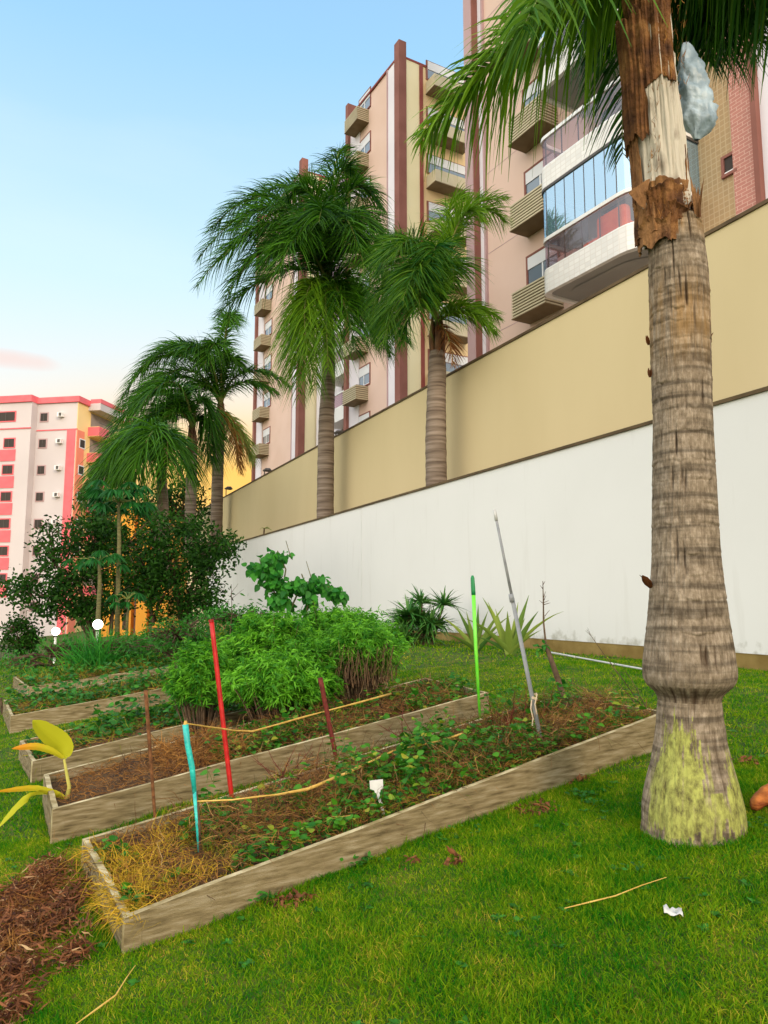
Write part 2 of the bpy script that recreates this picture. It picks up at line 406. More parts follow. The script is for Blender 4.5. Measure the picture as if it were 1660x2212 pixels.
# ------------------------------------------------------------------ garden walls
def wallmat():
    m = bpy.data.materials.new('white wall paint'); m.use_nodes = True; t = m.node_tree; L = t.links.new
    b = t.nodes['Principled BSDF']; b.inputs['Roughness'].default_value = .75
    tcn = t.nodes.new('ShaderNodeTexCoord')
    n1 = t.nodes.new('ShaderNodeTexNoise'); n1.inputs['Scale'].default_value = .5; n1.inputs['Detail'].default_value = 5
    r1 = t.nodes.new('ShaderNodeValToRGB'); r1.color_ramp.elements[0].color = (.69, .68, .65, 1); r1.color_ramp.elements[1].color = (.78, .77, .745, 1)
    L(tcn.outputs['Object'], n1.inputs[0]); L(n1.outputs[0], r1.inputs[0])
    mpn = t.nodes.new('ShaderNodeMapping'); mpn.inputs['Scale'].default_value = (1, 1, .12); L(tcn.outputs['Object'], mpn.inputs[0])
    n2 = t.nodes.new('ShaderNodeTexNoise'); n2.inputs['Scale'].default_value = 5; n2.inputs['Detail'].default_value = 7; L(mpn.outputs[0], n2.inputs[0])
    mr = t.nodes.new('ShaderNodeMapRange'); mr.inputs[1].default_value = .58; mr.inputs[2].default_value = .75; mr.inputs[4].default_value = .16; L(n2.outputs[0], mr.inputs[0])
    mx = t.nodes.new('ShaderNodeMix'); mx.data_type = 'RGBA'; mx.inputs[7].default_value = (.42, .38, .32, 1)
    L(mr.outputs[0], mx.inputs[0]); L(r1.outputs[0], mx.inputs[6])
    # splash stains low on the wall
    sp = t.nodes.new('ShaderNodeSeparateXYZ'); L(tcn.outputs['Object'], sp.inputs[0])
    n3 = t.nodes.new('ShaderNodeTexNoise'); n3.inputs['Scale'].default_value = 7; n3.inputs['Detail'].default_value = 8; L(tcn.outputs['Object'], n3.inputs[0])
    hz = t.nodes.new('ShaderNodeMapRange'); hz.inputs[1].default_value = .45; hz.inputs[2].default_value = 0.0; hz.inputs[3].default_value = -.2; hz.inputs[4].default_value = .22; L(sp.outputs[2], hz.inputs[0])
    ad = t.nodes.new('ShaderNodeMath'); ad.operation = 'ADD'; L(n3.outputs[0], ad.inputs[0]); L(hz.outputs[0], ad.inputs[1])
    m2 = t.nodes.new('ShaderNodeMapRange'); m2.inputs[1].default_value = .62; m2.inputs[2].default_value = .85; m2.inputs[4].default_value = .6; L(ad.outputs[0], m2.inputs[0])
    mx2 = t.nodes.new('ShaderNodeMix'); mx2.data_type = 'RGBA'; mx2.inputs[7].default_value = (.30, .28, .20, 1)
    L(m2.outputs[0], mx2.inputs[0]); L(mx.outputs[2], mx2.inputs[6]); L(mx2.outputs[2], b.inputs['Base Color'])
    return m
M_wall = wallmat()
def wbox(mb, a0, a1, b0, b1, z0, z1):
    pts = [(a0, b0), (a1, b0), (a1, b1), (a0, b1)]
    P = [WN * a + WD * b for a, b in pts]
    mb.hexa([(q.x, q.y, z0) for q in P] + [(q.x, q.y, z1) for q in P])
ztop1 = PL(1660, 835, WN, WALL1).z; zbot1 = PL(1660, 1415, WN, WALL1).z
ztop2 = PL(1660, 430, WN, WALL2).z
def bof(u, p): q = PL(u, 1100, WN, p); return q.dot(WD)
wl0 = -6.0; wl1 = bof(452, WALL1); wl2 = bof(424, WALL2)
base = WN * WALL1 + WD * 8
w1 = thing('garden_wall', (base.x, base.y, zbot1), 'long white painted garden wall with thin dark coping behind the beds', 'wall')
joints = sorted([wl0, bof(782, WALL1), bof(495, WALL1), wl1, -1.0])
mb = MB()
for j0, j1 in zip(joints[:-1], joints[1:]): wbox(mb, WALL1, WALL1 + .2, j0 + .012, j1 - .012, zbot1, ztop1 - .05)
wbox(mb, WALL1 + .012, WALL1 + .19, wl0, wl1, zbot1, ztop1 - .06)
mb.build('wall_panel', M_wall, w1)
mb = MB(); wbox(mb, WALL1 - .03, WALL1 + .24, wl0, wl1, ztop1 - .05, ztop1); mb.build('coping', M_cap, w1)
mb = MB(); wbox(mb, WALL1 + .01, WALL1 + .30, wl0, wl1, zbot1 - .9, zbot1); mb.build('footing', M_found, w1)
base = WN * WALL2 + WD * 8
w2 = thing('retaining_wall', (base.x, base.y, ztop1 - 1), 'tall beige retaining wall rising behind the white wall', 'wall')
joints = sorted([wl0, bof(495, WALL2), wl2, bof(1480, WALL2)]); mb = MB()
for j0, j1 in zip(joints[:-1], joints[1:]): wbox(mb, WALL2, WALL2 + .25, j0 + .008, j1 - .008, -1.5, ztop2 - .06)
wbox(mb, WALL2 + .012, WALL2 + .24, wl0, wl2, -1.5, ztop2 - .07)
mb.build('wall_panel', M_beige, w2)
mb = MB(); wbox(mb, WALL2 - .03, WALL2 + .29, wl0, wl2, ztop2 - .06, ztop2); mb.build('coping', M_cap, w2)
# planting strip between the two walls, and the upper terrace behind them
mb = MB(); wbox(mb, WALL1 + .25, WALL2 - .001, wl0, wl1, zbot1, ztop1 - .35)
tag(mb.build('planter_soil', M_soil, loc=(0, 0, 0)), kind='structure')
mb = MB(); wbox(mb, WALL2 + .26, 60, -40, wl2, -1.5, ztop2 - 1.3)
tag(mb.build('upper_terrace', M_grey, loc=(0, 0, 0)), kind='structure')

# ------------------------------------------------------------------ apartment towers
BD = horiz(-80); BN = Vector((BD.y, -BD.x, 0))
class Facade:
    """s runs along the facade towards the viewer, o outwards from it, z up"""
    def __init__(s, p): s.p = p
    def sz(s, u, v, o=0):
        q = PL(u, v, BN, s.p - o); return -(q.dot(BD)), q.z
    def w(s, a, o, z): q = BN * (s.p - o) - BD * a; return Vector((q.x, q.y, z))
    def box(s, mb, s0, s1, o0, o1, z0, z1):
        mb.hexa([s.w(a, o, z0) for a, o in ((s0, o0), (s0, o1), (s1, o1), (s1, o0))] + [s.w(a, o, z1) for a, o in ((s0, o0), (s0, o1), (s1, o1), (s1, o0))])
def floors(first, ks, fh, parent):
    for k in ks:
        if k == 0: continue
        c = copy_tree(first, parent); c.location.z += k * fh
def ac_box(fc, parent, s0, s1, z0, z1, dep=.7, slats=9):
    mb = MB(); fc.box(mb, s0 + .03, s1 - .03, .01, dep - .04, z0 + .05, z1 - .02)
    o = mb.build('air_conditioner_box', M_louvdk, parent)
    mb = MB(); h = (z1 - z0) / slats
    for i in range(slats):
        a = z0 + i * h; fc.box(mb, s0, s1, .0, dep, a, a + h * .55)
    mb.build('louvre', M_louv, o)
    mb = MB()
    fc.box(mb, s0 - .01, s1 + .01, .0, dep + .01, z0 - .03, z0 - .002)
    mb.build('base_tray', M_louvdk, o)
    return o
def window(fc, parent, s0, s1, z0, z1, shutter=.0, name='window', pane=None, o0=0.0, mull=1):
    f = .07; mb = MB()
    fc.box(mb, s0 - f, s1 + f, o0, o0 + .05, z1, z1 + f); fc.box(mb, s0 - f, s1 + f, o0, o0 + .07, z0 - f, z0)
    fc.box(mb, s0 - f, s0, o0, o0 + .05, z0, z1); fc.box(mb, s1, s1 + f, o0, o0 + .05, z0, z1)
    o = mb.build('window', M_brown, parent)
    mb = MB(); fc.box(mb, s0, s1, o0 + .002, o0 + .012, z0, z1 - (z1 - z0) * shutter); mb.build('pane', pane or M_pane, o)
    if shutter:
        mb = MB(); fc.box(mb, s0, s1, o0 + .003, o0 + .04, z1 - (z1 - z0) * shutter, z1); mb.build('roller_shutter', M_shutter, o)
    mb = MB()
    for i in range(mull):
        c = s0 + (s1 - s0) * (i + 1) / (mull + 1); fc.box(mb, c - .025, c + .025, o0 + .013, o0 + .035, z0, z1 - (z1 - z0) * shutter)
    fc.box(mb, s0, s1, o0 + .013, o0 + .037, z0, z0 + .045)
    mb.build('sash', M_whiteframe, o)
    return o

# --- near tower (N)
FN = Facade(14.4); FH = 2.8
sA = FN.sz(998, 300, .45)[0]; sA2 = FN.sz(1020, 300, .1)[0]
q = FN.w(sA, 0, 0)
tN = thing('apartment_tower', (q.x, q.y, ztop2 - 1.3), 'nearest pink apartment tower with rounded white glazed balconies above the beige wall', 'apartment building', 'apartment towers')
Z0, ZN = ztop2 - 1.3, 42.0
s_tile = FN.sz(1462, 500)[0]; s_brick = FN.sz(1590, 400)[0]; s_pil = FN.sz(1640, 300)[0]; s_pil2 = FN.sz(1652, 300)[0]
mb = MB(); FN.box(mb, sA + .25, s_tile, -9, 0, Z0, ZN); mb.build('wall', M_pink, tN)
def tilemat(name, base, grout, sx, sz, off=.5):
    m = bpy.data.materials.new(name); m.use_nodes = True; t = m.node_tree; L = t.links.new; b = t.nodes['Principled BSDF']; b.inputs['Roughness'].default_value = .6
    tcn = t.nodes.new('ShaderNodeTexCoord'); sp = t.nodes.new('ShaderNodeSeparateXYZ'); L(tcn.outputs['Object'], sp.inputs[0])
    dx = t.nodes.new('ShaderNodeVectorMath'); dx.operation = 'DOT_PRODUCT'; dx.inputs[1].default_value = (-BD.x, -BD.y, 0); L(tcn.outputs['Object'], dx.inputs[0])
    cb = t.nodes.new('ShaderNodeCombineXYZ'); L(dx.outputs['Value'], cb.inputs[0]); L(sp.outputs[2], cb.inputs[1])
    br = t.nodes.new('ShaderNodeTexBrick'); br.offset = off; br.inputs['Scale'].default_value = 1; br.inputs['Brick Width'].default_value = sx; br.inputs['Row Height'].default_value = sz
    br.inputs['Mortar Size'].default_value = min(sx, sz) * .09; br.inputs['Color1'].default_value = C(base); br.inputs['Color2'].default_value = C([x * .88 for x in base]); br.inputs['Mortar'].default_value = C(grout)
    L(cb.outputs[0], br.inputs[0]); L(br.outputs[0], b.inputs['Base Color']); return m
M_tile = tilemat('beige facade tile', (.40, .265, .125), (.46, .34, .19), .13, .13, 0)
M_tilewhite = tilemat('white facade tile', (.80, .78, .75), (.68, .64, .60), .18, .12, 0)
M_brick = tilemat('pink facade brick', (.48, .19, .14), (.60, .37, .30), .24, .085)
mb = MB(); FN.box(mb, s_tile, s_brick, -9, .0, Z0, ZN); mb.build('tiled_wall', M_tile, tN)
mb = MB(); FN.box(mb, s_brick, s_pil, -9, .06, Z0, ZN); mb.build('brick_wall', M_brick, tN)
mb = MB(); FN.box(mb, s_pil, s_pil2, -9, .25, Z0, ZN); mb.build('pilaster', M_brown, tN)
mb = MB(); FN.box(mb, s_pil2, s_pil2 + 6, -9, .1, Z0, ZN); mb.build('white_wall', M_lav, tN)
# far pilaster and pale stripe
mb = MB(); FN.box(mb, sA, sA + .42, -.6, .32, Z0, ZN + .8); mb.build('pilaster', M_mauve, tN)
mb = MB(); FN.box(mb, sA + .421, sA + .46, -.1, .29, Z0, ZN + .8); mb.build('pilaster', M_brown, tN)  # darker slab: shade on the pilaster's near side put into colour
s1_ = sA + .46; s2_ = FN.sz(1047, 300)[0]
mb = MB(); FN.box(mb, s1_, s2_, -.1, .06, Z0, ZN); mb.build('pale_stripe', M_lav, tN)
mb = MB(); FN.box(mb, s2_, s2_ + .09, -.1, .09, Z0, ZN); mb.build('trim_strip', M_mauve, tN)
jz = FN.sz(1100, 520)[1]; bs_lim = s_tile - .01
mb = MB()
for k in range(-1, 6): FN.box(mb, s2_ + .1, bs_lim, .001, .006, jz + k * FH, jz + k * FH + .02)
mb.build('expansion_joint', M_mauve, tN)
# AC boxes and windows on each floor
a0, zt = FN.sz(1105, 632, .7); a1 = FN.sz(1165, 600, .7)[0]; zb = FN.sz(1105, 690, .7)[1]
first = ac_box(FN, tN, a0, a0 + 1.45, zb, zt, .7, 9); floors(first, (1, 2, 3, 4, 5), FH * .985, tN)
wz1 = FN.sz(1140, 560)[1]; ws0 = FN.sz(1142, 560)[0]
first = window(FN, tN, ws0, ws0 + 1.3, wz1 - 1.25, wz1, .3); floors(first, (1, 2, 3, 4, 5), FH * .985, tN)
# small bathroom windows in the tiled wall
bw0, bz = FN.sz(1566, 345); bw1 = FN.sz(1591, 345)[0]; bzb = FN.sz(1570, 378)[1]
first = window(FN, tN, bw0, bw1 - .03, bzb, bz, 0, mull=0, pane=M_darkroom); floors(first, (-1, 1, 2), FH, tN)
# balconies
PB = Facade(12.6); DEP = 1.8
bs0, bt = PB.sz(1165, 591.5); bs1 = PB.sz(1335, 500)[0]; bb = PB.sz(1165, 640)[1]
rail_t = PB.sz(1165, 529)[1]; gl_t = PB.sz(1165, 420)[1]
def bal_outline(grow=0.0, n=6):
    P = []; r1, r2 = .32, .9; e = grow
    s0, s1 = bs0 - e, bs1 + r2 + e
    P.append((s0, .0 - 0)); 
    for i in range(n + 1): a = math.pi / 2 * i / n; P.append((s0 + r1 * (1 - math.cos(a)), DEP + e - r1 + r1 * math.sin(a)))
    for i in range(n + 1): a = math.pi / 2 * i / n; P.append((s1 - r2 + r2 * math.sin(a), DEP + e - r2 + r2 * math.cos(a)))
    P.append((s1, 0.0)); return P
OUT = bal_outline(); INN = bal_outline(-.12)
def ring(mb, outer, inner, z0, z1):
    n = len(outer); v = []
    for P, z in ((outer, z0), (outer, z1), (inner, z0), (inner, z1)): v += [FN.w(a, o, z) for a, o in P]
    f = []
    for i in range(n - 1): f += [(i, i + 1, n + i + 1, n + i), (2 * n + i + 1, 2 * n + i, 3 * n + i, 3 * n + i + 1), (n + i, n + i + 1, 3 * n + i + 1, 3 * n + i), (i + 1, i, 2 * n + i, 2 * n + i + 1)]
    mb.add(v, f)
def ring1(mb, outer, z0, z1):
    n = len(outer); mb.add([FN.w(a, o, z0) for a, o in outer] + [FN.w(a, o, z1) for a, o in outer], [(i, i + 1, n + i + 1, n + i) for i in range(n - 1)])
def balcony(zoff, glazed):
    zb_, zt_, rt, gt = bb + zoff, bt + zoff, rail_t + zoff, gl_t + zoff
    mb = MB(); ring(mb, OUT, INN, zb_, zt_); b = mb.build('balcony', M_tilewhite, tN)
    mb = MB(); n = len(INN); mb.add([FN.w(a, o, zb_ + .06) for a, o in INN] + [FN.w(a, o, zb_ + .26) for a, o in INN], [tuple(range(n)), tuple(range(n, 2 * n))[::-1]])
    I2 = bal_outline(-.5); mb.add([FN.w(a, max(o, .3), zb_ + .045) for a, o in I2], [tuple(range(len(I2)))]); mb.build('slab', M_grey, b)
    O2 = bal_outline(-.03); I3 = bal_outline(-.045)
    mb = MB(); ring1(mb, O2, zt_, rt); mb.build('railing_glass', G_tint, b)
    mb = MB(); ring(mb, bal_outline(.0), bal_outline(-.09), rt, rt + .09); ring(mb, bal_outline(-.01), bal_outline(-.07), zt_, zt_ + .035)
    mb.build('handrail', M_white if glazed else M_whiteframe, b)
    if glazed:
        mb = MB(); ring1(mb, bal_outline(-.02), rt + .09, gt); mb.build('sliding_glass', G_blue, b)
        mb = MB(); k = 7
        for i in range(k + 1):
            a = bs0 + .32 + (bs1 - bs0 - .32) * i / k; FN.box(mb, a - .008, a + .008, DEP - .05, DEP - .012, rt + .09, gt)
        for a, o in OUT[9:-1:3]: FN.box(mb, a - .045, a - .025, o - .05, o - .03, rt + .09, gt)
        ring(mb, bal_outline(.01), bal_outline(-.06), gt, gt + .07)
        mb.build('glazing_bar', M_greyframe, b)
    mb = MB()
    for i in range(5):
        a = bs0 + .32 + (bs1 - bs0 - .32) * i / 4; FN.box(mb, a - .012, a + .012, DEP - .07, DEP - .046, zt_, rt)
    mb.build('railing_post', M_greyframe, b)
    # room front behind: door frame, curtain
    mb = MB(); FN.box(mb, bs0 + .7, bs0 + 2.9, .005, .04, zt_ - .3, zt_ + 1.9); mb.build('balcony_door', M_pane, b)
    mb = MB(); FN.box(mb, bs0 + 1.7, bs0 + 2.3, .045, .10, zt_ - .3, zt_ + 1.85); FN.box(mb, bs0 + .6, bs0 + .68, .0, .09, zt_ - .3, zt_ + 1.9); mb.build('curtain', M_curtain, b)
    return b
balcony(0, True)
bH = 2.8
balcony(bH, False); balcony(2 * bH, True); balcony(3 * bH, False)
# orange sofa and pale chair behind the smoked glass
q = FN.w(bs0 + 2.6, 1.0, bt - .3)
sf = thing('sofa', q, 'orange sofa behind the smoked glass of the lowest glazed balcony', 'sofa')
mb = MB(); FN.box(mb, bs0 + 1.3, bs1 + .1, .75, 1.55, bt - .3, bt + .30); mb.build('seat', M_orange, sf, bevel=.08)
mb = MB(); FN.box(mb, bs0 + 1.9, bs1 + .1, 1.42, 1.68, bt - .2, bt + .66); mb.build('backrest', M_orange, sf, bevel=.08)
q = FN.w(bs0 + .8, 1.1, bt - .3)
sf = thing('armchair', q, 'pale armchair at the far end of the lowest glazed balcony', 'armchair')
mb = MB(); FN.box(mb, bs0 + .45, bs0 + 1.1, .95, 1.6, bt - .3, bt + .3); mb.build('seat', M_curtain, sf, bevel=.06)
mb = MB(); FN.box(mb, bs0 + .45, bs0 + 1.1, .75, .95, bt - .2, bt + .75); mb.build('backrest', M_curtain, sf, bevel=.06)

# --- farther towers (C, L): same type
def far_tower(p, u_far, u_corner, ztop, u_w, uspan, label, box_v, fh, end_len, ks, far_pil=True):
    fc = Facade(p)
    sf0 = fc.sz(u_far, 600)[0]; sc1 = fc.sz(u_corner, 600)[0]
    q = fc.w(sc1, 0, Z0)
    t = thing('apartment_tower', q, label, 'apartment building', 'apartment towers')
    H = ztop
    mb = MB(); fc.box(mb, sf0, sc1 - .15, -end_len, 0, Z0, H); mb.build('wall', M_pink, t)
    mb = MB(); fc.box(mb, sf0 - .1, sc1 + .05, -end_len - .1, .1, H, H + .12); mb.build('roof_edge', M_strip, t)
    # end wall towards the viewer (faces the near end)
    mb = MB(); fc.box(mb, sc1 - .14, sc1, -end_len, -1.45, Z0, H); mb.build('end_wall', M_cream, t)
    mb = MB(); fc.box(mb, sc1 - .14, sc1 + .02, -1.25, -.361, Z0, H); mb.build('pale_stripe', M_yellow, t)
    mb = MB(); fc.box(mb, sc1 - .1, sc1 + .10, -1.449, -1.251, Z0, H); mb.build('trim_strip', M_strip, t)
    mb = MB(); fc.box(mb, sc1 - .45, sc1 + .08, -.36, .12, Z0, H + 1.0); mb.build('pilaster', M_brown, t)
    mb = MB(); fc.box(mb, sc1 - 1.25, sc1 - .451, -.05, .06, Z0, H); mb.build('pale_stripe', M_lav, t)
    mb = MB(); fc.box(mb, sc1 - 1.36, sc1 - 1.251, -.05, .1, Z0, H); mb.build('trim_strip', M_mauve, t)
    if far_pil:
        mb = MB(); fc.box(mb, sf0 - .3, sf0 + .05, -.4, .25, Z0, H + .9); mb.build('pilaster', M_brown, t)
        mb = MB(); fc.box(mb, sf0 + .051, sf0 + 1.3, -.05, .06, Z0, H); mb.build('pale_stripe', M_lav, t)
    wz = fc.sz(u_w, box_v, 0)[1]; s0 = fc.sz(u_w, box_v)[0]
    a = ac_box(fc, t, s0 - .4, s0 + 1.3, wz - .85, wz, .8, 7); floors(a, ks, fh, t)
    a = window(fc, t, s0 + .1, s0 + 1.5, wz + .1, wz + 1.25, .45); floors(a, ks, fh, t)
    # end wall windows with white panels and AC boxes
    def ebox(mb, o0, o1, e0, e1, z0, z1): fc.box(mb, sc1 + e0, sc1 + e1, -o1, -o0, z0, z1)
    mb = MB(); ebox(mb, 1.7, 4.4, .0, .05, wz + .15, wz + 1.35)
    o = mb.build('window', M_brown, t)
    mb = MB(); ebox(mb, 1.8, 4.3, .051, .07, wz + .22, wz + .75); mb.build('pane', M_pane, o)
    mb = MB(); ebox(mb, 1.8, 4.3, .051, .09, wz + .78, wz + 1.28); mb.build('roller_shutter', M_shutter, o)
    floors(o, ks, fh, t)
    mb = MB(); ebox(mb, 1.7, 4.2, .0, .9, wz - .75, wz - .05)
    o = mb.build('air_conditioner_box', M_louv, t); 
    mb = MB(); ebox(mb, 1.68, 4.22, .001, .92, wz - .80, wz - .752); mb.build('base_tray', M_louvdk, o)
    floors(o, ks, fh, t)
    return fc, t, sf0, sc1
fcC, tC, sfC, scC = far_tower(19.5, 757, 866, 31.9, 776, 0, 'middle pink apartment tower with a tall brown corner pilaster seen against the sky', 262, 2.85, 12, range(-7, 1))
fcL, tL, sfL, scL = far_tower(19.5, 562, 652, 32.4, 573, 0, 'farthest of the pink apartment towers, partly hidden behind the palms', 735, 2.85, 12, range(-3, 4))
# set-back balcony bay of the middle tower
mb = MB(); fcC.box(mb, sfC - 7.5, sfC - .5, -9, -1.2, Z0, 31.0); mb.build('setback_wall', M_lav, tC)
mb = MB(); fcC.box(mb, sfC - 3.6, sfC - .52, -1.19, .0, 7, 7.9)
b0 = mb.build('balcony', M_white, tC)
mb = MB(); fcC.box(mb, sfC - 3.55, sfC - .55, -.06, -.03, 7.9, 8.7); mb.build('railing_glass', G_tint, b0)
mb = MB(); fcC.box(mb, sfC - 3.6, sfC - .52, -.08, .0, 8.7, 8.78); mb.build('handrail', M_whiteframe, b0)
mb = MB(); fcC.box(mb, sfC - 3.3, sfC - .8, -1.18, -1.1, 7.9, 9.8); mb.build('balcony_door', M_room, b0)
floors(b0, (1, 2, 3, 4, 5, 6, 7), 2.85, tC)

# --- pink and white building at the far left
def left_building():
    corner = D(147, 1301, 74); ex = Vector((-math.cos(math.radians(10)), math.sin(math.radians(10)), 0))    # along the front, going left
    ey = Vector((math.sin(math.radians(11)), math.cos(math.radians(11)), 0))                                   # along the side, going back
    zt = D(147, 856, 74).z; zb = -3.2
    t = thing('apartment_block', (corner.x, corner.y, zb), 'tall white and coral pink apartment block at the left edge', 'apartment building')
    O = Vector((corner.x, corner.y, 0))
    def bx(mb, x0, x1, y0, y1, z0, z1):
        P = [O + ex * a + ey * b for a, b in ((x0, y0), (x1, y0), (x1, y1), (x0, y1))]
        mb.hexa([(q.x, q.y, z0) for q in P[::-1]] + [(q.x, q.y, z1) for q in P[::-1]])
    px = 74 / F    # metres per unit near the corner
    mb = MB(); bx(mb, .02, 22, .0, 11, zb, zt - .6); mb.build('front_wall', M_offwhite, t)
    mb = MB(); bx(mb, 4.55, 22, -.9, .0, zb, zt - .6); mb.build('projecting_bay', M_offwhite, t)
    mb = MB(); bx(mb, -.05, .019, .01, 11, zb, zt - .6); mb.build('side_wall', M_sidecream, t)
    mb = MB(); bx(mb, -.25, 4.5, -.2, 11.2, zt - .6, zt); bx(mb, 4.5, 22.2, -1.1, 11.2, zt - .6, zt + .1); mb.build('parapet', M_pinkpaint, t)
    zs = D(147, 928, 74).z
    mb = MB(); bx(mb, -.12, 4.5, -.06, -.001, zs, zs + .12); bx(mb, 4.5, 22, -.98, -.901, zs + .1, zs + .22); mb.build('string_course', M_pinkpaint, t)
    mb = MB(); bx(mb, .1, 1.05, -.05, -.002, zb, zs); mb.build('pink_stripe', M_pinkpaint, t)
    mb = MB(); bx(mb, -.14, -.051, -.05, 1.2, zb, zs); mb.build('pink_stripe', M_coral, t)
    def win(x0, x1, z0, z1, y=0.0):
        mb = MB(); bx(mb, x0 - .12, x1 + .12, y - .06, y - .003, z0 - .12, z1 + .12); o = mb.build('window', M_mauve if y > -.5 else M_pinkpaint, t)
        mb = MB(); bx(mb, x0, x1, y - .09, y - .061, z0, z1); mb.build('pane', M_darkroom, o)
        mb = MB(); bx(mb, (x0 + x1) / 2 - .025, (x0 + x1) / 2 + .025, y - .12, y - .091, z0, z1); mb.build('sash', M_greyframe, o)
        return o
    fh = 2.76
    zc = D(68, 898, 74).z
    for k in range(-8, 1): pass
    o = win(3.35, 4.1, zc - .4, zc + .4); floors(o, range(-7, 0), fh, t)
    mb = MB(); bx(mb, 1.45, 2.0, -.45, -.002, zc - .1, zc + .35); o = mb.build('air_conditioner', M_white, t)
    mb = MB(); bx(mb, 1.52, 1.8, -.47, -.451, zc - .04, zc + .29); mb.build('fan_grille', M_greyframe, o); floors(o, range(-6, 0), fh, t)
    o = win(6.4, 8.4, zc - .45, zc + .45, -.9); 
    o = win(6.3, 7.4, zc - .45 - fh, zc + .4 - fh, -.9); floors(o, range(-5, 0), fh, t)
    mb = MB(); bx(mb, 6.1, 9.5, -.96, -.903, zc - 1.9 - fh, zc - .7 - fh); o = mb.build('pink_panel', M_pinkpaint, t); floors(o, range(-5, 0), fh, t)
    # side: balconies and windows
    zt2 = zt - .6
    def sbx(mb, y0, y1, out0, out1, z0, z1): bx(mb, -out1, -out0, y0, y1, z0, z1)
    ysc = 1.0
    mb = MB(); sbx(mb, 1.9, 6.6, .051, 1.3, zc - 1.75, zc - .72); b = mb.build('balcony', M_sidecream, t)
    mb = MB(); sbx(mb, 1.88, 3.8, .052, 1.35, zc - 1.7, zc - .76)
    mb.build('pink_panel', M_pinkpaint, b)
    mb = MB(); sbx(mb, 2.3, 6.4, .052, .09, zc - .72, zc + .85); mb.build('opening', M_room, b)
    mb = MB(); sbx(mb, 1.95, 6.5, 1.2, 1.25, zc - .35, zc - .3); mb.build('handrail', M_greyframe, b)
    floors(b, range(-6, 0), fh, t)
    mb = MB(); sbx(mb, 1.8, 6.7, .051, 1.4, zc + 1.0, zt2 + .3); mb.build('balcony_roof', M_offwhite, t)
    mb = MB(); sbx(mb, 1.8, 6.7, .252, 1.45, zt2 + .302, zt2 + .75); mb.build('parapet', M_pinkpaint, t)
    mb = MB(); sbx(mb, .35, 1.35, .142, .17, zc - .5 - fh, zc + .5 - fh); o = mb.build('window', M_whiteframe, t)
    mb = MB(); sbx(mb, .45, 1.25, .171, .18, zc - .4 - fh, zc + .4 - fh); mb.build('pane', M_darkroom, o); floors(o, range(-5, 0), fh, t)
left_building()
# building glimpsed through the trees; sunset light put into its orange wall colour
q = D(300, 1301, 62)
t = thing('orange_lit_building', (q.x, q.y, -3), 'small building glimpsed through the dark trees, sunset light put into its orange walls', 'building')
mb = MB(); 
for x0, x1 in ((-3.0, -.6), (-.2, .7), (1.2, 2.4)):
    mb.hexa([(q.x + a, q.y + b, -3) for a, b in ((x0, 0), (x1, 0), (x1, 6), (x0, 6))] + [(q.x + a, q.y + b, D(300, 1095, 62).z) for a, b in ((x0, 0), (x1, 0), (x1, 6), (x0, 6))])
mb.build('wall', M_orangelit, t)
mb = MB(); mb.hexa([(q.x + a, q.y + b, -3) for a, b in ((-2.9, .8), (2.3, .8), (2.3, 5.8), (-2.9, 5.8))] + [(q.x + a, q.y + b, D(300, 1100, 62).z) for a, b in ((-2.9, .8), (2.3, .8), (2.3, 5.8), (-2.9, 5.8))]); mb.build('glazing', M_room, t)

# ------------------------------------------------------------------ palms
def trunk_mat(name, c1, c2, c3, ring=14):
    m = bpy.data.materials.new(name); m.use_nodes = True; t = m.node_tree; L = t.links.new; b = t.nodes['Principled BSDF']; b.inputs['Roughness'].default_value = .9; b.inputs['Specular IOR Level'].default_value = .15
    tcn = t.nodes.new('ShaderNodeTexCoord'); mpn = t.nodes.new('ShaderNodeMapping'); mpn.inputs['Scale'].default_value = (1, 1, ring); L(tcn.outputs['Object'], mpn.inputs[0])
    n1 = t.nodes.new('ShaderNodeTexNoise'); n1.inputs['Scale'].default_value = .9; n1.inputs['Detail'].default_value = 6; L(mpn.outputs[0], n1.inputs[0])
    r_ = t.nodes.new('ShaderNodeValToRGB'); r_.color_ramp.elements[0].position = .3; r_.color_ramp.elements[1].position = .7
    r_.color_ramp.elements[0].color = C(c1); r_.color_ramp.elements[1].color = C(c3); e_ = r_.color_ramp.elements.new(.5); e_.color = C(c2)
    L(n1.outputs[0], r_.inputs[0]); L(r_.outputs[0], b.inputs['Base Color'])
    bp = t.nodes.new('ShaderNodeBump'); bp.inputs['Strength'].default_value = .6; bp.inputs['Distance'].default_value = .03; L(n1.outputs[0], bp.inputs['Height']); L(bp.outputs[0], b.inputs['Normal'])
    return m
M_trunk = trunk_mat('ringed palm bark', (.085, .060, .045), (.19, .145, .11), (.30, .24, .19))
M_sheath = mat('brown leaf base', (.07, .035, .018), (.24, .12, .06), 4, .85, .5, 20, (1, 1, .4))

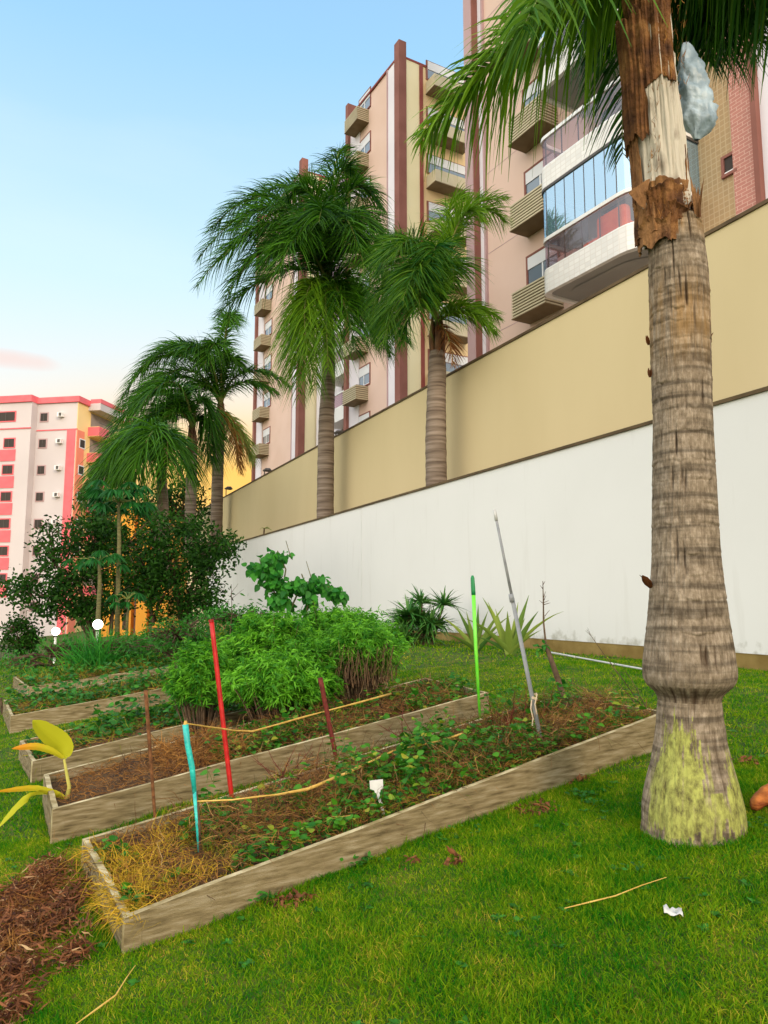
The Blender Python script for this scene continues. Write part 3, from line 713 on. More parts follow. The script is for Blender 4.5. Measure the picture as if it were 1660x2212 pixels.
def bez(P, t):
    P = [np.array(p, float) for p in P]; t = t[:, None]
    return (1 - t) ** 3 * P[0] + 3 * (1 - t) ** 2 * t * P[1] + 3 * (1 - t) * t ** 2 * P[2] + t ** 3 * P[3]
def frond(parent, P, leaflen, n=95, width=.035, droop=.75, rad=.03, m=None, tl=(.0, 1.0), plum=1.1, start=.14, fwd=.55):
    """arched stalk with drooping leaflets on both sides"""
    t = np.linspace(0, 1, 26); c = bez(P, t); L = Leaves()
    V, Fq = tube_np(c, rad * (1 - .88 * t), 5); L.raw(V, Fq, np.full(len(V), .5), 1)
    tt = np.repeat(np.linspace(start, 1, n), 2); tt = np.clip(tt + rng.normal(size=len(tt)) * .004, start, 1)
    pos = bez(P, tt); tan = nrm(bez(P, np.minimum(tt + .01, 1.01)) - bez(P, tt - .01))
    side = np.where(np.arange(len(tt)) % 2 == 0, 1.0, -1.0)[:, None]
    hor = nrm(np.cross(tan, np.array([0, 0, 1.0]) + 1e-3)); upv = np.cross(hor, tan)
    ang = rng.uniform(-.35, plum, len(tt))[:, None]
    d = hor * side * np.cos(ang) + upv * np.sin(ang) + tan * (fwd + .5 * tt[:, None]) + rng.normal(size=(len(tt), 3)) * .08
    env = np.sin(np.pi * np.clip((tt - start) / (1 - start) * .86 + .12, 0, 1)) ** .6
    LL = leaflen * env * rng.uniform(.8, 1.1, len(tt))
    tint = np.clip(rng.uniform(tl[0], tl[1], len(tt)) + rng.normal() * .06, 0, 1)
    L.add(pos, d, LL, width * (.6 + .4 * env), droop * rng.uniform(.7, 1.35, len(tt)), [.8, 1, .8, .5, .08], tint)
    return L.build('frond', [m or M_palm, M_rachis], parent, smooth=False)
def palm(pix, depth, prof, grow, fronds, label, m=None, leaflen=1.2, rad=.05, sheath=True, nleaf=95, width=.05, group='palms between the garden walls', droop=.75, tl=(0, 1)):
    """prof: list of (u, v, half width in picture units); grow: point the fronds leave from; fronds: (control, control, tip) picture points with depth offsets"""
    base = D(prof[0][0], prof[0][1], depth); t = thing('palm_tree', base, label, 'palm tree', group)
    pts = [D(u, v, depth) for u, v, _ in prof]; rr_ = [h * depth / F for _, _, h in prof]
    # subdivide for ring texture
    P2, R2 = [], []
    for i in range(len(pts) - 1):
        for k in range(10): f = k / 10; P2.append(pts[i].lerp(pts[i + 1], f)); R2.append((rr_[i] * (1 - f) + rr_[i + 1] * f) * (1 + .035 * ((len(P2) % 3) == 0)))
    P2.append(pts[-1]); R2.append(rr_[-1])
    mb = MB(); mb.tube(P2, R2, 16); mb.build('trunk', M_trunk, t, smooth=True)
    g = D(grow[0], grow[1], depth)
    top = pts[-1]
    if sheath:
        for k in range(7):
            a = k * 2.4; d = Vector((math.cos(a), math.sin(a), 0)); mb = MB()
            h = (g - top).length
            mb.tube([top + d * rr_[-1] * .45 - Vector((0, 0, .3)), top.lerp(g, .5) + d * rr_[-1] * .75, g + d * rr_[-1] * .55 + Vector((0, 0, h * .35 * rnd.uniform(.2, 1)))], [rr_[-1] * .5, rr_[-1] * .42, rr_[-1] * .12], 7)
            mb.build('leaf_base', M_sheath, t, smooth=True)
    for fr in fronds:
        c1, c2, tip = fr[:3]; dd = fr[3] if len(fr) > 3 else 0; kw = fr[4] if len(fr) > 4 else {}
        P = [g, D(c1[0], c1[1], depth + dd * .35), D(c2[0], c2[1], depth + dd * .8), D(tip[0], tip[1], depth + dd)]
        a = dict(leaflen=leaflen, n=nleaf, width=width, rad=rad, m=m, droop=droop, tl=tl); a.update(kw)
        frond(t, P, **a)
    return t

d2, d3, d4 = 18.2, 25.0, 40.0
Y = dict(tl=(.25, .9), m=M_palm, leaflen=1.5, droop=.8)
palm(None, d2, [(942, 1120, 24), (943, 1045, 23), (942, 950, 23), (943, 860, 21), (945, 800, 20), (945, 760, 17)], (944, 700),
     [((955, 700), (975, 720), (980, 790), -.6, dict(leaflen=.5, m=M_straw, n=60)), ((915, 560), (850, 460), (812, 610), -1.0), ((920, 600), (870, 540), (830, 740), -1.5), ((935, 560), (895, 460), (850, 560), -1.6), ((930, 580), (880, 470), (835, 560), 1.0),
      ((945, 560), (970, 420), (1095, 430), .3, dict(tl=(.4, 1.))), ((950, 580), (1010, 385), (1090, 480), .6, dict(tl=(.4, 1.))), ((950, 600), (990, 400), (1040, 470), -.8, dict(tl=(.3, 1))), ((948, 560), (965, 400), (1000, 430), .8, dict(tl=(.3, 1))),
      ((955, 660), (1000, 640), (1080, 690), .4, dict(leaflen=.8, tl=(.4, 1.))), ((960, 680), (1010, 645), (1070, 720), -.8, dict(leaflen=.8, tl=(.4, 1))), ((940, 590), (950, 480), (935, 560), -2),
      ((930, 640), (900, 600), (870, 740), -1.2), ((935, 600), (930, 500), (895, 620), -2.2), ((925, 620), (850, 590), (835, 710), 1.2), ((945, 600), (985, 500), (980, 620), -1.3), ((938, 600), (915, 510), (870, 650), -2.4), ((935, 620), (910, 560), (905, 680), -2), ((925, 600), (860, 500), (800, 680), 0)],
     'right palm of the pair rising between the white and beige walls, bright green arching crown', M_palm, 1.12, .04, nleaf=140, width=.031, droop=.5, tl=(0, .6))
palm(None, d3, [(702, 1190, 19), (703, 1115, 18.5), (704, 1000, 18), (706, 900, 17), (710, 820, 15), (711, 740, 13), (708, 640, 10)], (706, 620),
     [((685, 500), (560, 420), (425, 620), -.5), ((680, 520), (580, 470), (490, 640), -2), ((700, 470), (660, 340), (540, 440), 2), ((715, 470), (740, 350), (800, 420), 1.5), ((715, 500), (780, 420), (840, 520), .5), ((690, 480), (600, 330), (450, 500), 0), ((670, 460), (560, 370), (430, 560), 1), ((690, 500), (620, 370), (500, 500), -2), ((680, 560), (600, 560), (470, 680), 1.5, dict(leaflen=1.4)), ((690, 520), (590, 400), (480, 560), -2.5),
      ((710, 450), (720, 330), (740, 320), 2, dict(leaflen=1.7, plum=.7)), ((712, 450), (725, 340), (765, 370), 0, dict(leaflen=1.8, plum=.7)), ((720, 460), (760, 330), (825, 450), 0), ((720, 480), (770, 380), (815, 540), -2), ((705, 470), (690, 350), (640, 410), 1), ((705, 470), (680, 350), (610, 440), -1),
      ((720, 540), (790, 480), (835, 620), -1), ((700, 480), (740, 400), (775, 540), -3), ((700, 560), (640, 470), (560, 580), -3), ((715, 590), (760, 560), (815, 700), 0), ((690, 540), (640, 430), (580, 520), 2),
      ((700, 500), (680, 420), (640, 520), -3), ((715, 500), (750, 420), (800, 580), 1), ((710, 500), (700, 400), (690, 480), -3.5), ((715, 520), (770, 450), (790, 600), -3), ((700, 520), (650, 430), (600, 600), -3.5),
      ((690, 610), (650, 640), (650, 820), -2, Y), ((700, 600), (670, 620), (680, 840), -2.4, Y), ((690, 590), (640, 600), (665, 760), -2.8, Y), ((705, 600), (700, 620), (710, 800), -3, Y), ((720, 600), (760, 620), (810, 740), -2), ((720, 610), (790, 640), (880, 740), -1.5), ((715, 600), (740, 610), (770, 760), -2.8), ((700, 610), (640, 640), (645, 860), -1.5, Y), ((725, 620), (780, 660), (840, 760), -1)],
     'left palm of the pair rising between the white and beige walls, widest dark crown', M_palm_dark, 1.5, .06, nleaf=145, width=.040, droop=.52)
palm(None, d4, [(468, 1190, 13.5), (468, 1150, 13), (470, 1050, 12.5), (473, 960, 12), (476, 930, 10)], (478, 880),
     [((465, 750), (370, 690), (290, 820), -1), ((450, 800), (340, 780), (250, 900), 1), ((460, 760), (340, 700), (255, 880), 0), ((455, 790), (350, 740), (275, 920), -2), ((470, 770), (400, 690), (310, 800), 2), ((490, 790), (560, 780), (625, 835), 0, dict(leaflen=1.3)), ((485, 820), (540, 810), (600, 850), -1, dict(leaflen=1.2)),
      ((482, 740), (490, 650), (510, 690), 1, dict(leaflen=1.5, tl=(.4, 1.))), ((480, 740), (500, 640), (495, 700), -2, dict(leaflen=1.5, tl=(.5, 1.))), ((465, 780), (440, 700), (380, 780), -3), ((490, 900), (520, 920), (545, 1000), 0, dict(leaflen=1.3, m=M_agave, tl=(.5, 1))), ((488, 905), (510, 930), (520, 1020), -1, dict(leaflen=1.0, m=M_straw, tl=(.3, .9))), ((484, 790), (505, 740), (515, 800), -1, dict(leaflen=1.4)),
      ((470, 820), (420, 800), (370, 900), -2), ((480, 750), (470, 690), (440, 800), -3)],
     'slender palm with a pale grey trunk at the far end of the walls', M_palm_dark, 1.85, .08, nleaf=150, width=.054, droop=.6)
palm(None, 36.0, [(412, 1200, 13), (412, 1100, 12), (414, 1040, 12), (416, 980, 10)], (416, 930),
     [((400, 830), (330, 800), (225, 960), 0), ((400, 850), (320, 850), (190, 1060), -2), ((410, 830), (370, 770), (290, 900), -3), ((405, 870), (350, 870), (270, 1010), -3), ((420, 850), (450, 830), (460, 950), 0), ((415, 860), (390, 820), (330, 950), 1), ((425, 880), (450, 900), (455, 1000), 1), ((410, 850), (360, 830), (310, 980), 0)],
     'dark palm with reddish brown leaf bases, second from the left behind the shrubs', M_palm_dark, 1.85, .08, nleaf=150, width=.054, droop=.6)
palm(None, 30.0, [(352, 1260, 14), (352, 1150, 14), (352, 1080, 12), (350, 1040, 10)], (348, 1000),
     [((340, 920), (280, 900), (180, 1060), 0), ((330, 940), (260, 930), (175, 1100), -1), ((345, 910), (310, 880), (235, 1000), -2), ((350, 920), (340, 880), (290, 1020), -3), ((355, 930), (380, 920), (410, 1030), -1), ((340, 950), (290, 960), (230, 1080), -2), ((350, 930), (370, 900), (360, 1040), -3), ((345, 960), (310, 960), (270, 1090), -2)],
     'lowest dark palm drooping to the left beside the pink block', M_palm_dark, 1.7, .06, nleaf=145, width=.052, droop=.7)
# seedling on top of the white wall, small tufts growing on a trunk
q = PL(570, 1152, WN, WALL1 + .6)
t = thing('palm_seedling', q, 'tiny yellowish palm seedling standing on top of the white wall', 'seedling')
mb = MB(); mb.tube([q - Vector((0, 0, .5)), q + Vector((.02, 0, .22))], [.05, .03], 6); mb.build('stem', M_bark, t)
L = Leaves()
for a, l in ((0.2, .5), (2.9, .28), (.6, .35), (-.4, .45)):
    dv = np.array([math.cos(a), .2 * math.sin(a), .75]); L.add([tuple(q + Vector((.02, 0, .2)))] * 3, dv + rng.normal(size=(3, 3)) * .12, l, .05, .9, BLADE, np.full(3, .8))
L.build('foliage', M_agave, t)

# ------------------------------------------------------------------ the big palm in the foreground
def big_palm():
    dep = 4.15; g0 = G(1497, 1792); dep = g0.y
    prof = [(1835, 1394, 1602), (1792, 1395, 1600), (1740, 1397, 1597), (1700, 1403, 1588), (1650, 1413, 1574), (1600, 1420, 1563), (1560, 1423, 1556), (1520, 1426, 1552), (1506, 1427, 1552), (1494, 1420, 1560), (1480, 1404, 1575), (1464, 1396, 1582), (1440, 1394, 1582), (1400, 1398, 1578),
            (1330, 1405, 1566), (1200, 1412, 1551), (1000, 1413, 1541), (900, 1413, 1537), (800, 1408, 1535), (700, 1405, 1533), (600, 1403, 1530), (540, 1402, 1523), (505, 1400, 1517), (480, 1405, 1512)]
    C0 = [(D((l + r_) / 2, v, dep), (r_ - l) / 2 * dep / F) for v, l, r_ in prof]
    t = thing('palm_tree', (g0.x, g0.y, gz(g0.x, g0.y)), 'big ringed palm trunk in the foreground with lime moss on its flared foot', 'palm tree')
    zs = np.array([c.z for c, _ in C0]); xs = np.array([c.x for c, _ in C0]); rs = np.array([r_ for _, r_ in C0])
    z0, z1 = zs[0], zs[-1]; nz, na = 900, 260
    Z = np.linspace(z0, z1, nz); X = np.interp(Z, zs, xs); Rr = np.interp(Z, zs, rs)
    k = np.ones(9) / 9; Rs = np.convolve(np.pad(Rr, 4, mode='edge'), k, 'valid'); Xs = np.convolve(np.pad(X, 60, mode='edge'), np.ones(121) / 121, 'valid')
    tc_ = Vector((-g0.x, -g0.y, 0)).normalized(); rt = Vector((-tc_.y, tc_.x, 0)); 
    if rt.x < 0: rt = -rt
    V = np.zeros((nz, na, 3)); fis = np.zeros((nz, na)); moss = np.zeros((nz, na)); och = np.zeros((nz, na))
    ringp = np.cumsum(rng.uniform(.07, .16, 60)) + z0 + 1.0
    # picture height to z
    vz = lambda v: float(np.interp(-v, [-p[0] for p in prof], zs))
    bulge = vz(1478); foot = vz(1540)
    A = np.linspace(-math.pi, math.pi, na, endpoint=False)
    rl = list(ringp)
    import bisect
    def rp_near(q):
        k = bisect.bisect(rl, q); c = [q - rl[x] for x in (k - 1, k) if 0 <= x < len(rl)]; return min(c, key=abs)
    for i in range(nz):
        z = Z[i]; zz = z - z0
        for j in range(na):
            a = A[j]; ca, sa = math.cos(a), math.sin(a)
            n1 = mn.noise((ca * 14, sa * 14, z * 2.4)); n2 = mn.noise((ca * 34, sa * 34, z * 5.5 + 7)); n3 = mn.noise((ca * 2.2, sa * 2.2, z * 1.7 + 3)); n4 = mn.noise((ca * 11 + 9, sa * 11, z * 4.2 + 50))
            zt_ = z + .025 * n3 + .012 * mn.noise((ca * 5, sa * 5, z * 3)); nearr = rp_near(zt_)
            ringd = (-.0035 * math.exp(-(nearr / .007) ** 2) + .0025 * math.exp(-((nearr - .016) / .012) ** 2)) * max(0, .5 + 1.6 * mn.noise((ca * 2, sa * 2, z * 6))) if z > bulge + .05 else 0
            f1 = max(0, n4 - .40) * 2.6 * (1 if z > bulge else .35)                                  # open vertical cracks
            n5 = mn.noise((ca * 26 + 4, sa * 26, z * 5 + 20)); f2 = (max(0, 1 - abs(n1) * 6) + max(0, 1 - abs(n5) * 5)) * .5
            r_ = Rs[i] * (1 + .015 * n3) + .004 * n2 - .022 * min(f1, 1) - .004 * f2 + ringd * (1 + n3)
            if zz < .14: r_ += (.14 - zz) * .25 * (mn.noise((ca * 3, sa * 3, 1)) + .1)
            V[i, j] = (Xs[i] + r_ * (sa * rt.x + ca * tc_.x), g0.y + r_ * (sa * rt.y + ca * tc_.y), z)
            fis[i, j] = min(1, f1 + .45 * f2)
            if z < foot + .1:   # lime lichen on the camera side of the foot, left half, plus the right flank
                q = mn.noise((ca * 6, sa * 6, z * 5)) * .6 + mn.noise((ca * 22, sa * 22, z * 9)) * .5 + mn.noise((ca * 50, sa * 50, z * 22)) * .3
                lim = vz(1575 if -.9 < a < .15 else 1650)
                fz = (lim - z) * 7
                w_ = 1.25 - abs(a + .35) / .66; w2 = 1 - abs(a - 1.15) / .5; w3 = (1 - abs(a - .6) / .4) * .35 if z < vz(1690) else -1
                mm = min(max(w_, w2, w3) * 2.2, 1) + q; moss[i, j] = max(0, min(1, (mm - .12) * 1.8)) if (fz + q * 2 > 0 and zz > .12 + q * .15) else 0
            if vz(1512) < z < vz(1478): fis[i, j] = min(1, fis[i, j] + .75 * (.6 + n4 + .5 * n2))
            band = math.exp(-((z - vz(700)) / .22) ** 2) + .7 * math.exp(-((z - vz(505)) / .08) ** 2)
            och[i, j] = max(0, min(1, band * (.55 + 1.3 * n3 + .7 * n2)))
    V2 = V.reshape(-1, 3); i, j = np.meshgrid(np.arange(nz - 1), np.arange(na), indexing='ij')
    Fq = np.stack([i * na + j, i * na + (j + 1) % na, (i + 1) * na + (j + 1) % na, (i + 1) * na + j], -1).reshape(-1, 4)
    m = bpy.data.materials.new('big palm bark'); m.use_nodes = True; tr = m.node_tree; Lk = tr.links.new; b = tr.nodes['Principled BSDF']; b.inputs['Roughness'].default_value = .92; b.inputs['Specular IOR Level'].default_value = .12
    tcn = tr.nodes.new('ShaderNodeTexCoord'); mpn = tr.nodes.new('ShaderNodeMapping'); mpn.inputs['Scale'].default_value = (1, 1, .5); Lk(tcn.outputs['Object'], mpn.inputs[0])
    n1 = tr.nodes.new('ShaderNodeTexNoise'); n1.inputs['Scale'].default_value = 30; n1.inputs['Detail'].default_value = 9; n1.inputs['Roughness'].default_value = .7; Lk(mpn.outputs[0], n1.inputs[0])
    r1 = tr.nodes.new('ShaderNodeValToRGB'); r1.color_ramp.elements[0].position = .3; r1.color_ramp.elements[1].position = .72
    r1.color_ramp.elements[0].color = (.09, .068, .045, 1); r1.color_ramp.elements[1].color = (.40, .33, .25, 1); e_ = r1.color_ramp.elements.new(.5); e_.color = (.22, .172, .12, 1)
    Lk(n1.outputs[0], r1.inputs[0])
    def mixby(attr, col_in, c2, gain=1.0):
        a = tr.nodes.new('ShaderNodeAttribute'); a.attribute_name = attr; mm = tr.nodes.new('ShaderNodeMath'); mm.operation = 'MULTIPLY'; mm.use_clamp = True; mm.inputs[1].default_value = gain; Lk(a.outputs['Fac'], mm.inputs[0])
        mx = tr.nodes.new('ShaderNodeMix'); mx.data_type = 'RGBA'; Lk(mm.outputs[0], mx.inputs[0]); Lk(col_in, mx.inputs[6])
        if isinstance(c2, tuple): mx.inputs[7].default_value = c2
        else: Lk(c2, mx.inputs[7])
        return mx.outputs[2]
    r2 = tr.nodes.new('ShaderNodeValToRGB'); r2.color_ramp.elements[0].position = .35; r2.color_ramp.elements[1].position = .6; r2.color_ramp.elements[0].color = (.10, .09, .03, 1); r2.color_ramp.elements[1].color = (.37, .39, .09, 1); Lk(n1.outputs[0], r2.inputs[0])
    mp3 = tr.nodes.new('ShaderNodeMapping'); mp3.inputs['Scale'].default_value = (1.2, 1.2, 22); Lk(tcn.outputs['Object'], mp3.inputs[0])
    n3_ = tr.nodes.new('ShaderNodeTexNoise'); n3_.inputs['Scale'].default_value = 1.3; n3_.inputs['Detail'].default_value = 6; Lk(mp3.outputs[0], n3_.inputs[0])
    mr3 = tr.nodes.new('ShaderNodeMapRange'); mr3.inputs[1].default_value = .36; mr3.inputs[2].default_value = .56; mr3.inputs[3].default_value = .5; mr3.inputs[4].default_value = 1.12; Lk(n3_.outputs[0], mr3.inputs[0])
    vs_ = tr.nodes.new('ShaderNodeVectorMath'); vs_.operation = 'SCALE'; Lk(r1.outputs[0], vs_.inputs[0]); Lk(mr3.outputs[0], vs_.inputs['Scale'])
    c_ = mixby('ochre', vs_.outputs[0], (.36, .20, .06, 1), .55); c_ = mixby('fissure', c_, (.05, .03, .018, 1), .9); c_ = mixby('moss', c_, r2.outputs[0], .9)
    Lk(c_, b.inputs['Base Color']); bp = tr.nodes.new('ShaderNodeBump'); bp.inputs['Strength'].default_value = .7; bp.inputs['Distance'].default_value = .008; Lk(n1.outputs[0], bp.inputs['Height']); Lk(bp.outputs[0], b.inputs['Normal'])
    mesh_np('trunk', V2, Fq, m, t, smooth=True, attrs={'fissure': fis.ravel(), 'moss': moss.ravel(), 'ochre': och.ravel()})
    # ---- leaf bases above: pale core and ragged brown fibre sheaths
    M_pale = mat('pale leaf base', (.20, .155, .11), (.50, .45, .36), 9, .75, .3, 30, (1, 1, .5), lo=.28, hi=.48)
    M_fib = mat('brown fibre sheath', (.05, .018, .006), (.36, .18, .06), 8, .85, 1.0, 30, (1, 1, .85), lo=.34, hi=.70, c3=(.16, .065, .018))
    M_fib2 = mat('tan fibre sheath', (.08, .03, .012), (.36, .18, .065), 9, .85, .9, 40, (1, 1, .5), lo=.3, hi=.7)
    def shell(name, m_, u_c, v0, v1, a0, a1, r0, r1_, flare0=0, flare1=0, jag=.03, seed=0, ns=46, nv=50, wr=.012, lean=0.0, thick=.006):
        """ragged partial sleeve round the trunk; v0 lower edge, v1 upper edge (picture heights)"""
        zb_, zt_ = D(1460, v0, dep).z, D(1460, v1, dep).z
        VV = []
        for lay in (0, 1):
            for i in range(nv):
                f = i / (nv - 1)
                for j in range(ns):
                    g_ = j / (ns - 1); a = math.radians(a0 + (a1 - a0) * g_)
                    edge = mn.noise((g_ * 5, seed * 3.1, 0)) * 1.2 + .16 * mn.noise((g_ * 26, seed, 4))
                    z = zb_ + (zt_ - zb_) * f + edge * jag * (2 * f - 1) 
                    edg2 = mn.noise((f * 6, seed * 1.7, 9)) * .25
                    a += edg2 * (g_ - .5) * 1.2
                    uc = u_c[0] * (1 - f) + u_c[1] * f; cx = D(uc, 1000, dep).x
                    rr_ = (r0 * (1 - f) + r1_ * f) + flare0 * max(0, 1 - f * 4) ** 2 + flare1 * max(0, f * 4 - 3) ** 2 + wr * mn.noise((math.cos(a) * 6, math.sin(a) * 6 + seed, z * 2.5)) + wr * .5 * mn.noise((math.cos(a) * 25, math.sin(a) * 25 + seed, z * 4)) - lay * thick
                    VV.append((cx + rr_ * (math.sin(a) * rt.x + math.cos(a) * tc_.x), g0.y + rr_ * (math.sin(a) * rt.y + math.cos(a) * tc_.y), z))
        i, j = np.meshgrid(np.arange(nv - 1), np.arange(ns - 1), indexing='ij')
        Fq = np.stack([i * ns + j, i * ns + j + 1, (i + 1) * ns + j + 1, (i + 1) * ns + j], -1).reshape(-1, 4)
        F2 = Fq[:, ::-1] + ns * nv
        # rim closing faces
        def rim(idx): idx = np.array(idx); return np.stack([idx[:-1], idx[1:], idx[1:] + ns * nv, idx[:-1] + ns * nv], -1)
        rims = [rim(np.arange(ns)), rim(np.arange(ns) + (nv - 1) * ns), rim(np.arange(nv) * ns), rim(np.arange(nv) * ns + ns - 1)]
        return mesh_np(name, VV, np.concatenate([Fq, F2] + rims), m_, t, smooth=True)
    k_ = dep / F
    shell('crownshaft', M_pale, (1460, 1436), 520, -420, -180, 180, 50 * k_, 40 * k_, seed=1, ns=90, nv=120, wr=.02, jag=0)
    shell('leaf_base', M_pale, (1466, 1452), 440, 60, -42, 30, 54 * k_, 46 * k_, seed=2, wr=.02, lean=.1)
    shell('leaf_base', M_pale, (1472, 1462), 470, 130, 12, 75, 50 * k_, 40 * k_, seed=4, wr=.018)
    shell('leaf_sheath', M_fib, (1452, 1434), 215, -380, -78, 62, 54 * k_, 55 * k_, seed=5, wr=.022, ns=90, nv=150, jag=.08)
    shell('leaf_sheath', M_fib, (1432, 1428), 330, 40, -88, 5, 48 * k_, 52 * k_, seed=6, wr=.02, jag=.12, ns=60, nv=90)
    shell('leaf_sheath', M_fib2, (1446, 1424), 425, 190, -92, -38, 50 * k_, 40 * k_, seed=8, wr=.02, jag=.06)
    shell('leaf_sheath', M_fib, (1454, 1440), 520, 300, -120, -64, 54 * k_, 50 * k_, seed=9, wr=.02, jag=.05)
    shell('leaf_sheath', M_fib, (1460, 1474), 510, 330, 62, 130, 58 * k_, 42 * k_, seed=10, wr=.02, jag=.07)
    shell('leaf_sheath', M_fib2, (1459, 1458), 520, 412, -75, 70, 54 * k_, 54 * k_, flare1=.015, seed=11, wr=.03, jag=.035)
    shell('leaf_sheath', M_fib, (1456, 1452), 500, 430, -30, 60, 57 * k_, 58 * k_, flare1=.015, seed=13, wr=.03, jag=.05)
    shell('leaf_sheath', M_fib, (1459, 1459), 540, 470, 10, 100, 57 * k_, 56 * k_, flare1=.03, seed=14, wr=.02, jag=.05)
    shell('leaf_sheath', M_fib2, (1459, 1459), 545, 490, -100, 20, 56 * k_, 56 * k_, flare0=.0, flare1=.02, seed=15, wr=.02, jag=.05)
    # torn point sticking out left
    L = Leaves(); q = D(1398, 425, dep - .1); 
    L.add([tuple(q + Vector((0, 0, .01 * i))) for i in range(5)], [(-1, -.1, .1 + .05 * i) for i in range(5)], [.11, .10, .09, .07, .06], .14, -.05, [1, .8, .4, .04], np.array([.3, .5, .7, .4, .2]), side=np.array([[0, 1., .2]] * 5))
    L.build('torn_sheath', M_fib2, t); L = Leaves()
    q = D(1508, 470, dep - .12)
    L.add([tuple(q)] * 6, rng.normal(size=(6, 3)) * .25 + np.array([.1, -.1, 1]), rng.uniform(.15, .3, 6), .035, .1, BLADE, rng.random(6))
    L.build('torn_sheath', M_fib2, t); L = Leaves()
    # loose fibres on the sheath
    nF = 420; uu = rng.uniform(1392, 1484, nF); vv = rng.uniform(-60, 500, nF)
    PP = np.array([tuple(D(a, b_, dep - math.sqrt(max(0, (58 * k_) ** 2 - ((a - 1450) * k_) ** 2)))) for a, b_ in zip(uu, vv)])
    keep = ~((uu > 1425) & (vv > 190) & (vv < 420))
    L.add(PP[keep], (rng.normal(size=(nF, 3)) * .3 + np.array([0, -.12, 1]))[keep], rng.uniform(.03, .09, nF)[keep], .004, .15, BLADE, rng.random(nF)[keep], wave=.05)
    L.build('bark_fibre', M_straw, t)
    # scraps of peeling bark down the trunk
    L = Leaves()
    for (u, v, s_) in ((1408, 1270, 1), (1402, 745, .5), (1531, 730, .4), (1405, 815, .5)):
        L = Leaves(); q = D(u, v, dep); L.add([tuple(q)] * 3, rng.normal(size=(3, 3)) * .25 + np.array([-.35 if u < 1460 else .35, -.2, 1]), .12 * s_, .04 * s_, .05, [.6, 1, .8, .1], np.full(3, .05), fold=.4); L.build('bark_scrap', M_straw, t)
    # ---- fronds of the big palm
    g = D(1432, -330, dep); 
    def bf(c1, c2, tip, dd, **kw):
        P = [g, D(c1[0], c1[1], dep + dd * .3), D(c2[0], c2[1], dep + dd * .75), D(tip[0], tip[1], dep + dd)]; frond(t, P, **kw)
    kw = dict(m=M_palm, rad=.028, width=.028, droop=.85)
    # the long one reaching left over the towers; leaves the crown low
    P = [D(1430, -150, dep), D(1330, -40, dep + .1), D(1130, 40, dep + .35), D(912, 300, dep + .6)]
    frond(t, P, .56, n=190, tl=(.3, 1), start=.10, fwd=.3, plum=1.15, **kw)
    P = [D(1430, -170, dep), D(1400, -330, dep - .1), D(1240, -160, dep - .5), D(1130, 60, dep - .9)]
    frond(t, P, .55, n=140, tl=(.1, .7), start=.1, fwd=.3, plum=.6, **kw)
    P = [D(1430, -200, dep), D(1390, -200, dep + .6), D(1340, -120, dep + 1.0), D(1345, 330, dep + 1.3)]
    frond(t, P, .62, n=170, tl=(0, .45), start=.1, fwd=.6, plum=.3, m=M_palm_dark, rad=.026, width=.026, droop=.6)
    P = [D(1432, -220, dep), D(1400, -330, dep + .9), D(1260, -240, dep + 1.6), D(1230, 40, dep + 2.0)]
    frond(t, P, .6, n=130, tl=(0, .5), start=.12, fwd=.4, plum=.5, m=M_palm_dark, rad=.026, width=.028, droop=.6)
    P = [D(1440, -200, dep), D(1480, -240, dep + .4), D(1560, -180, dep + .8), D(1600, 60, dep + 1.0)]
    frond(t, P, .58, n=150, tl=(0, .55), start=.1, fwd=.35, plum=.3, m=M_palm_dark, rad=.028, width=.028, droop=.75)
    P = [D(1440, -200, dep), D(1500, -290, dep + .2), D(1640, -200, dep + .2), D(1790, 90, dep + .3)]
    frond(t, P, .55, n=140, tl=(.1, .6), start=.1, fwd=.3, plum=.5, **kw)
    P = [D(1440, -200, dep), D(1500, -340, dep + .8), D(1600, -260, dep + 1.4), D(1690, 40, dep + 1.6)]
    frond(t, P, .6, n=130, tl=(.0, .4), start=.1, fwd=.3, plum=.3, m=M_palm_dark, rad=.026, width=.03, droop=.8)
    for (c1, c2, tp_, dd) in (((1470, -260), (1540, -120), (1530, 130), .9), ((1460, -280), (1590, -200), (1650, 90), .6), ((1450, -300), (1500, -150), (1570, 110), 1.5), ((1420, -300), (1330, -180), (1290, 130), 1.6)):
        P = [D(1440, -200, dep), D(c1[0], c1[1], dep + dd * .3), D(c2[0], c2[1], dep + dd * .8), D(tp_[0], tp_[1], dep + dd)]
        frond(t, P, .6, n=150, tl=(0, .6), start=.1, fwd=.35, plum=.3, m=M_palm_dark, rad=.024, width=.026, droop=.8)
    for az_, ln in ((200, 1.8), (150, 1.9), (250, 1.7), (310, 1.8)):
        a = math.radians(az_); dv = Vector((math.cos(a), math.sin(a), 0)); P = [g, g + dv * .4 + Vector((0, 0, 1.0)), g + dv * ln * .8 + Vector((0, 0, 1.1)), g + dv * ln + Vector((0, 0, .3))]
        frond(t, P, .5, n=90, tl=(.1, .7), **kw)
    # crumpled grey plastic caught behind the leaf bases
    q = D(1515, 215, dep + .12)
    VV = []; nu, nv_ = 30, 36
    outl = [(1474, 1490, 95), (1470, 1512, 135), (1470, 1528, 180), (1472, 1538, 225), (1478, 1546, 262), (1490, 1543, 276), (1500, 1512, 302)]
